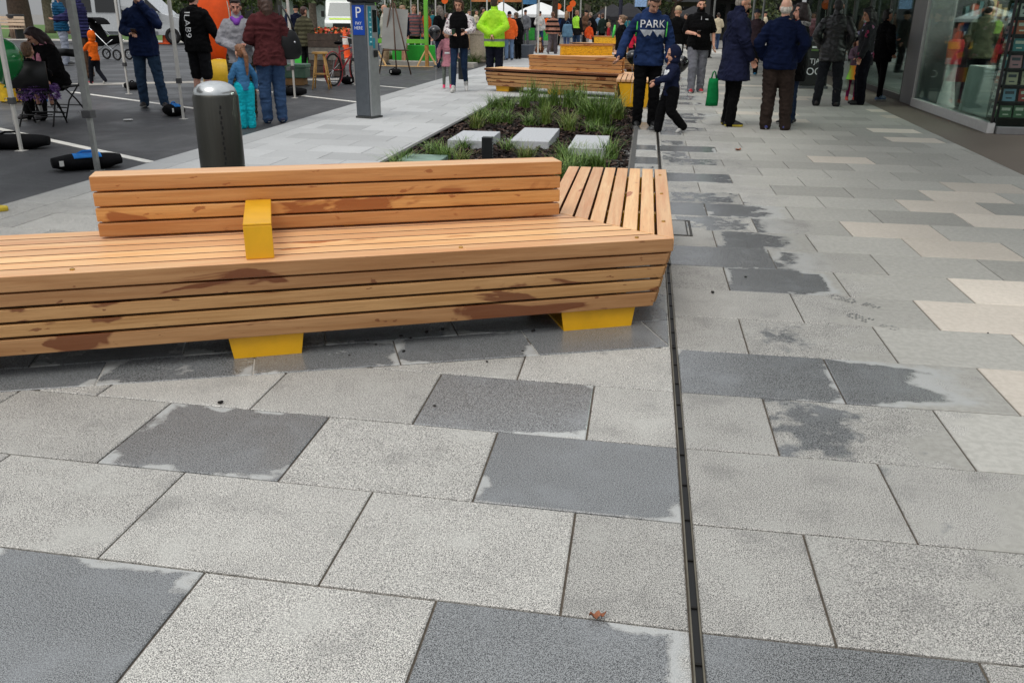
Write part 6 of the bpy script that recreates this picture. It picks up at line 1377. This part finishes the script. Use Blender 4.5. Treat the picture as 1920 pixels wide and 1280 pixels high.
block('low grey building with green roof edge behind the ambulance', 530, 705, 76, 5, S('grey white wall', 168, 172, 172, .9), 'far_building', 4, S('grey shutters', 140, 146, 150, .6), S('green fascia', 50, 122, 82, .6)); block('dark green and brown building beyond the crowd', 705, 1100, 84, 7, S('umber wall', 64, 58, 50, .9), 'far_building', 12); block('dark shop row closing the street beyond the umbrellas', 1100, 1330, 86, 7, S('olive wall', 72, 72, 54, .9), 'far_building', 8); block('black shop row at the street end beyond the raincoat man', 1330, 1500, 70, 6, S('black wall', 34, 34, 34, .9), 'far_building', 5)
c = at(540, 34, .6)
hb = MB(); rr = random.Random(8)
for k in range(900):
    p = Vector((rr.uniform(-1.4, 1.3), rr.uniform(-.25, .25), .55+.42*rr.random())); u = Vector((rr.gauss(0, 1), rr.gauss(0, 1), rr.gauss(0, 1))).normalized(); v = u.orthogonal()*.045; hb.mi = rr.choice((0, 0, 1, 2)); hb.add([p-u*.07, p+v, p+u*.07, p-v], [(0, 1, 2, 3)])
c = at(592, 33, .8); t = thing('flower_planter', 'long black planter of orange flowers behind the crates', 'planter', (c.x, c.y, 0)); MB().box(-1.45, -.3, 0, 1.35, .3, .62).build('trough', S('planter black', 26, 28, 28, .6), t, bevel=.02); hb.build('flowers', [LF[1], S('flower orange', 236, 120, 56, .7), S('flower red', 196, 70, 60, .7)], t, fix=False)
# ------------------------------------------------------------------ shop on the drain's far side
ang_s = math.atan(.024); ALU = S('anodised aluminium', 150, 151, 152, .35, metal=.6, var=.06); COLM = S('grey column cladding', 138, 139, 140, .5, metal=.3, var=.1, scale=2); BLKF = S('black door frame', 16, 16, 17, .4); SILL = S('pale sill', 206, 206, 204, .5, var=.05)
def glassmat():
    t = NT('shop glass'); gl = t.n('ShaderNodeBsdfGlossy', i_Roughness=.02, i_Color=(.85, .95, .92, 1)); tr = t.n('ShaderNodeBsdfTransparent', i_Color=(.80, .88, .85, 1)); fr_ = t.n('ShaderNodeFresnel', i_IOR=1.62)
    mx_ = t.n('ShaderNodeMixShader'); t.set(mx_.inputs[0], t.math('MINIMUM', t.math('MULTIPLY', fr_.outputs[0], .36), .5)); t.t.links.new(tr.outputs[0], mx_.inputs[1]); t.t.links.new(gl.outputs[0], mx_.inputs[2])
    t.t.links.new(mx_.outputs[0], t.t.nodes['Material Output'].inputs['Surface']); return t.mat
GLS = glassmat(); YA = 12.78
shop = thing('shop_building', 'glass fronted shop with grey column along the dry side of the pavement', 'building', (shopline(YA), YA, 0), -ang_s)
def sp(b, x0, y0, z0, x1, y1, z1): return b.box(x0, y0, z0, x1, y1, z1)
L1 = 4.05
sp(MB(), 0, .0, 0, .10, L1, .14).build('sill', SILL, shop, bevel=.006); sp(MB(), .11, -.06, 0, 3.2, .04, .10).build('threshold', ALU, shop, bevel=.006)
for k in range(3):
    f = sp(MB(), .045, .02+k*1.34, .141, .057, .02+k*1.34+1.325, 3.1).build('window', GLS, shop)
sp(MB(), .11, -.012, .101, .80, .0, 3.1).build('window', GLS, shop)
d = sp(MB(), .83, -.012, .12, 1.95, .0, 2.9).build('glass_door', GLS, shop)
b = MB()
for y in (-.07, .07): b.tube([(.95, y-.006, 1.02), (.95, y-.006, 2.3)], .014, 10)
b.tube([(.95, -.07, 1.12), (.95, .07, 1.12)], .010, 8).tube([(.95, -.07, 2.2), (.95, .07, 2.2)], .010, 8); b.build('pull_handle', S('satin steel', 190, 190, 180, .25, metal=1), d, smooth=180)
for y in (-.005, L1-.10): sp(MB(), .035, y, .141, .065, y+.028, 3.1).build('mullion', ALU if y > 0 else BLKF, shop)
sp(MB(), .03, L1+.001, 0, .5, L1+.90, 3.1).build('column', COLM, shop, bevel=.01)
sp(MB(), .012, L1-.05, 0, .06, L1-.002, 3.1).build('trim', SILL, shop)
y = L1+.93
sp(MB(), .06, y, 0, .14, y+.14, 3.1).build('door_frame', BLKF, shop)
for k in range(7):
    y0 = y+.16+k*1.9; sp(MB(), .10, y0, .12, .112, y0+1.80, 3.1).build('window', GLS, shop); sp(MB(), .06, y0+1.801, 0, .15, y0+1.898, 3.1).build('mullion', BLKF, shop)
sp(MB(), .06, y+.15, 0, .16, y+14, .115).build('sill', S('dark sill', 60, 60, 60, .5), shop)
sp(MB(), .0, .0, 3.101, 9, 24, 6.5).build('upper_wall', S('pale render', 176, 172, 164, .9), shop); sp(MB(), 8.9, -.0, 0, 9, 24, 3.1).build('rear_wall', S('shop rear wall', 34, 36, 38, .8), shop); sp(MB(), .2, 20.0, 0, 8.89, 20.1, 3.1).build('party_wall', S('shop rear wall', 34, 36, 38, .8), shop); sp(MB(), .12, .03, .0, 8.89, 19.99, .05).build('shop_floor', S('shop floor', 92, 96, 96, .35), shop)
sp(MB(), 3.3, -.2, 0, 9, -.001, 3.1).build('front_wall', COLM, shop)
sp(MB(), -3.05, -9, 3.25, -.001, 26, 3.42).build('verandah', S('verandah soffit', 150, 150, 148, .8), shop)
LAMP = M('shop lamp', (1, .97, .92), .5, emit=140)
for x, y_ in ((1.2, 1.6), (2.6, 3.6), (1.4, 4.4), (3.8, 1.4), (2.2, 6.8), (4.4, 5.0), (1.6, 9.5), (5.4, 2.6)): sp(MB(), x, y_, 2.98, x+.6, y_+.12, 3.04).build('ceiling_light', LAMP, shop)
SM = shop.matrix_basis if False else Matrix.Translation(shop.location) @ Matrix.Rotation(-ang_s, 4, 'Z')
def inshop(x, y, z=0): return SM @ Vector((x, y, z))
# book rack just inside the corner, covers facing out
rk = thing('book_rack', 'tall black wire book rack inside the shop corner window', 'rack', inshop(.14, .12, .05), -ang_s); RW, RDp, NS = 1.75, .34, 9
b = MB()
for x in (0, RW/2, RW):
    for y_ in (0, RDp): b.box(x-.012, y_-.012, 0, x+.012, y_+.012, 2.2)
b.build('upright', BLKF, rk)
for k in range(NS+1): MB().box(-.02, -.02, .14+k*.215, RW+.02, RDp+.02, .155+k*.215).build('shelf', BLKF, rk)
MB().box(-.02, RDp+.021, 0, RW+.02, RDp+.03, 2.2).build('back_panel', S('rack back', 18, 18, 20, .7), rk)
BC = {'orange': (206, 98, 52), 'teal': (60, 140, 146), 'white': (214, 212, 204), 'red': (184, 60, 56), 'cream': (206, 190, 160), 'navy': (52, 62, 104), 'sky blue': (130, 172, 200), 'black': (34, 34, 38), 'green': (84, 120, 84), 'pink': (206, 140, 150), 'grey': (150, 152, 152), 'brown': (120, 84, 62)}
ORD = ('lowest', 'second', 'third', 'fourth', 'fifth', 'sixth', 'seventh', 'eighth', 'ninth'); rb = random.Random(19); NTH = ('first', 'second', 'third', 'fourth', 'fifth', 'sixth', 'seventh', 'eighth')
bk = {}
def book(cn, loc, rz, label, w, h):
    if cn not in bk:
        t = thing('book', label, 'book', (0, 0, 0), 0, 'books on the wire rack'); MB().box(-.5, -.012, 0, .5, .012, 1).build('cover', S('book '+cn, *BC[cn], .45, var=.06), t)
        oc = (236, 230, 214) if cn in ('black', 'navy', 'red', 'teal', 'brown', 'green', 'orange') else (60, 66, 80); MB().box(-.24, -.0135, .2, .24, -.0122, .30).build('author_band', S('book panel '+cn, *oc, .5), t); MB().box(-.36, -.0135, .58, .36, -.0122, .82).build('cover_panel', S('book panel '+cn, *oc, .5), t)
        bk[cn] = t
    else: t = dup(bk[cn], (0, 0, 0), 0, label)
    t.location = loc; t.rotation_euler = (R(-8), 0, rz); t.scale = (w, 1, h)
for k in range(NS):
    x, i = .03, 0
    while x < RW-.12 and i < 8:
        w = rb.uniform(.12, .17); cn = rb.choice(list(BC)); h = rb.uniform(.15, .185)
        book(cn, SM @ Vector((.14+x+w/2, .12+.03, .05+.156+k*.215)), -ang_s, f'{cn} book facing out on the {ORD[k]} rack shelf, {NTH[i]} from the window', w, h); x += w+rb.uniform(.015, .06); i += 1
    for j in range(2): cn = rb.choice(list(BC)); book(cn, SM @ Vector((.14-.005, .12+.09+j*.16, .05+.156+k*.215)), -ang_s-R(90), f'{cn} book on the rack end facing the street, {ORD[k]} shelf, {NTH[j]} from the corner', .13, .17)
# things inside the shop
c = inshop(.75, 1.75); t = thing('display_table', 'table under a grey white cloth inside the shop window', 'table', c, -ang_s); b = MB(); n = 44; rows = []
for z, f in ((.05, 1.04), (.3, 1.02), (.6, 1.0), (.74, .98)):
    rows.append([((.42*f*max(-1, min(1, 1.35*math.cos(a_))))*(1+.03*math.sin(a_*11)*(1-z)), (.62*f*max(-1, min(1, 1.35*math.sin(a_))))*(1+.03*math.sin(a_*9)*(1-z)), z+.05) for a_ in [2*math.pi*i/n for i in range(n)]])
b.rings(rows); b.build('cloth', S('grey white cloth', 190, 196, 192, .8, var=.06), t, smooth=50)
def vase(label, x, y_, z, prof, col, name='bottle', cat='bottle'):
    o = MB().lathe(prof, 18).build(name, S(name+str(col), *col, .4), smooth=40); tag(o, label, cat); o.location = inshop(x, y_, z)
vase('red cone shaped ornament on the cloth covered table', .62, 1.95, .845, [(.09, 0), (.10, .02), (.03, .5), (.001, .55)], (190, 52, 46), 'ornament', 'ornament'); vase('yellow and green ornament beside the red cone in the window', .62, 1.5, .845, [(.09, 0), (.13, .1), (.11, .2), (.05, .3), (.06, .42), (.001, .44)], (206, 156, 48), 'ornament', 'ornament'); vase('dark ornament behind the yellow one on the shop table', .95, 1.45, .845, [(.10, 0), (.14, .12), (.06, .28), (.001, .3)], (70, 64, 52), 'ornament', 'ornament')
c = inshop(.42, 3.45); t = thing('display_column', 'white display stand with red top inside the window near the column', 'stand', c, -ang_s); MB().lathe([(.16, .05), (.15, .06), (.085, .5), (.085, .75)], 20).build('stem', S('stand white', 206, 208, 204, .5), t, smooth=40); MB().lathe([(.12, .751), (.13, 1.1), (.11, 1.15), (.001, 1.15)], 20).build('top', S('stand red', 200, 56, 60, .5), t, smooth=40)
for i, (x, y_, w, h) in enumerate(((1.25, 5.0, 1.4, 1.9), (2.3, 7.2, 1.8, 2.2), (1.0, 3.9, .7, 1.2), (3.0, 10.6, 2.6, 2.3))):
    c = inshop(x, y_); t = thing('shelf_unit', ('dark shelf unit behind the book rack in the shop', 'tall dark shelf unit deep inside the shop', 'low dark shelf beside the display stand', 'farthest dark shelf unit inside the shop')[i], 'shelf', c, -ang_s, 'shelf units in the shop'); MB().box(-w/2, 0, .05, w/2, .03, h).box(-w/2, -.35, .05, -w/2+.03, -.001, h).box(w/2-.03, -.35, .05, w/2, -.001, h).build('carcass', S('shop shelf', 44, 48, 50, .6), t)
    for k in range(int(h/.4)): s2 = MB().box(-w/2+.031, -.34, .3+k*.4, w/2-.031, -.002, .325+k*.4).build('shelf_board', S('shop shelf', 44, 48, 50, .6), t)
    b = MB(); rr = random.Random(i)
    for k in range(int(h/.4)):
        x2 = -w/2+.05
        while x2 < w/2-.12: ww = rr.uniform(.03, .11); b.mi = rr.randrange(5); b.box(x2, -.3, .326+k*.4, x2+ww, -.1, .326+k*.4+rr.uniform(.14, .3)); x2 += ww+rr.choice((.004, .004, .05))
    b.build('stock', [S('stock a', 150, 160, 160, .6), S('stock b', 120, 60, 54, .6), S('stock c', 70, 104, 108, .6), S('stock d', 170, 150, 110, .6), S('stock e', 60, 60, 66, .6)], t)
c = inshop(.78, 3.3, .05); person('shopper in olive top standing inside the shop, back to the window', (c.x, c.y), 1.72, 30, dict(n='shirt', c=fabric('olive shop top', 96, 98, 78), hem=.82, t=.03), dict(c=BLK2), dict(c=RUB), hair=('short', (40, 34, 28)), arms=('phone', 'phone'), vox=.016, z0=.05)
# A-frame sign
c = at(1529, 20.6, .5); t = thing('sandwich_board', 'black chalkboard sandwich board with white lettering beside the leather jacket man', 'sandwich board', (c.x, c.y, 0), R(8))
b = MB(); b.M = Matrix.Rotation(R(-9), 4, 'X'); b.box(-.30, -.02, .06, .30, .02, 1.0); fb_ = b.build('board', S('chalkboard', 20, 21, 22, .6), t, bevel=.004); b = MB(); b.M = Matrix.Translation((0, .32, 0)) @ Matrix.Rotation(R(9), 4, 'X'); b.box(-.30, -.02, .06, .30, .02, 1.0); b.build('board', S('chalkboard', 20, 21, 22, .6), t, bevel=.004); MB().box(-.32, -.05, 0, .32, .36, .055).build('foot', S('grey sign foot', 92, 96, 98, .6), t, bevel=.005)
tp2 = MB(); tp2.M = Matrix.Rotation(R(-9), 4, 'X'); tp2.prism([(-.10, -.024), (.06, -.024), (.06, -.021), (-.10, -.021)], .80, .84); tp2.build('chalk_mark', S('chalk green', 96, 128, 66, .7), t)
tp3 = MB(); tp3.M = Matrix.Rotation(R(-9), 4, 'X'); tp3.prism([(-.08, -.024), (.03, -.024), (.03, -.021), (-.08, -.021)], .86, .90); tp3.build('chalk_mark', WH, t)
for txt, sz, z in (('TJA', .15, .58), ('OO', .22, .36)):
    o = letters('lettering', txt, sz, (0, -.024+.158*z-.0, z*.988+.003), (R(81), 0, 0), WH, t)
# ------------------------------------------------------------------ camera, light, film
cd = bpy.data.cameras.new('camera'); cam = bpy.data.objects.new('camera', cd); COL.objects.link(cam)
cd.sensor_fit = 'HORIZONTAL'; cd.sensor_width = 36; cd.lens = 36*FPX/1920; cd.clip_start = .05; cd.clip_end = 2000
cam.matrix_world = Matrix(((_r.x, _u.x, -_f.x, 0), (_r.y, _u.y, -_f.y, 0), (_r.z, _u.z, -_f.z, EYE), (0, 0, 0, 1)))
scene.camera = cam
w = bpy.data.worlds.new('World'); scene.world = w; w.use_nodes = True; nt = w.node_tree
bg = nt.nodes['Background']; sky = nt.nodes.new('ShaderNodeTexSky'); sky.sky_type = 'NISHITA'; sky.sun_disc = False
SE, SR = 58, 200
sky.sun_elevation = R(SE); sky.sun_rotation = R(SR); sky.air_density = 1.0; sky.dust_density = 6.0; sky.ozone_density = 1.0
mx = nt.nodes.new('ShaderNodeMix'); mx.data_type = 'RGBA'; mx.inputs[0].default_value = .8
nt.links.new(sky.outputs[0], mx.inputs[6]); 
tc = nt.nodes.new('ShaderNodeTexCoord'); sx = nt.nodes.new('ShaderNodeSeparateXYZ'); nt.links.new(tc.outputs['Generated'], sx.inputs[0])
mr = nt.nodes.new('ShaderNodeMapRange'); mr.inputs[1].default_value = 0; mr.inputs[2].default_value = 1; mr.inputs[3].default_value = .30; mr.inputs[4].default_value = 1.0; nt.links.new(sx.outputs[2], mr.inputs[0])
vm = nt.nodes.new('ShaderNodeVectorMath'); vm.operation = 'SCALE'; vm.inputs[0].default_value = (12.1, 12.4, 12.7); nt.links.new(mr.outputs[0], vm.inputs['Scale'])
nt.links.new(vm.outputs[0], mx.inputs[7])     # overcast cloud, brighter overhead than at the horizon
nt.links.new(mx.outputs[2], bg.inputs[0]); bg.inputs[1].default_value = .1
sd = bpy.data.lights.new('sun', 'SUN'); sd.energy = .9; sd.angle = R(30); sd.color = (1, .96, .9)
so = bpy.data.objects.new('sun', sd); COL.objects.link(so); so.rotation_euler = (R(90-SE), 0, R(180-SR))
scene.view_settings.view_transform = 'Standard'; scene.view_settings.look = 'None'; scene.view_settings.exposure = 0.1; scene.view_settings.gamma = 1.0
scene.cycles.max_bounces = 8; scene.cycles.transparent_max_bounces = 12; scene.cycles.use_adaptive_sampling = True
try: scene.cycles.use_denoising = True
except Exception: pass
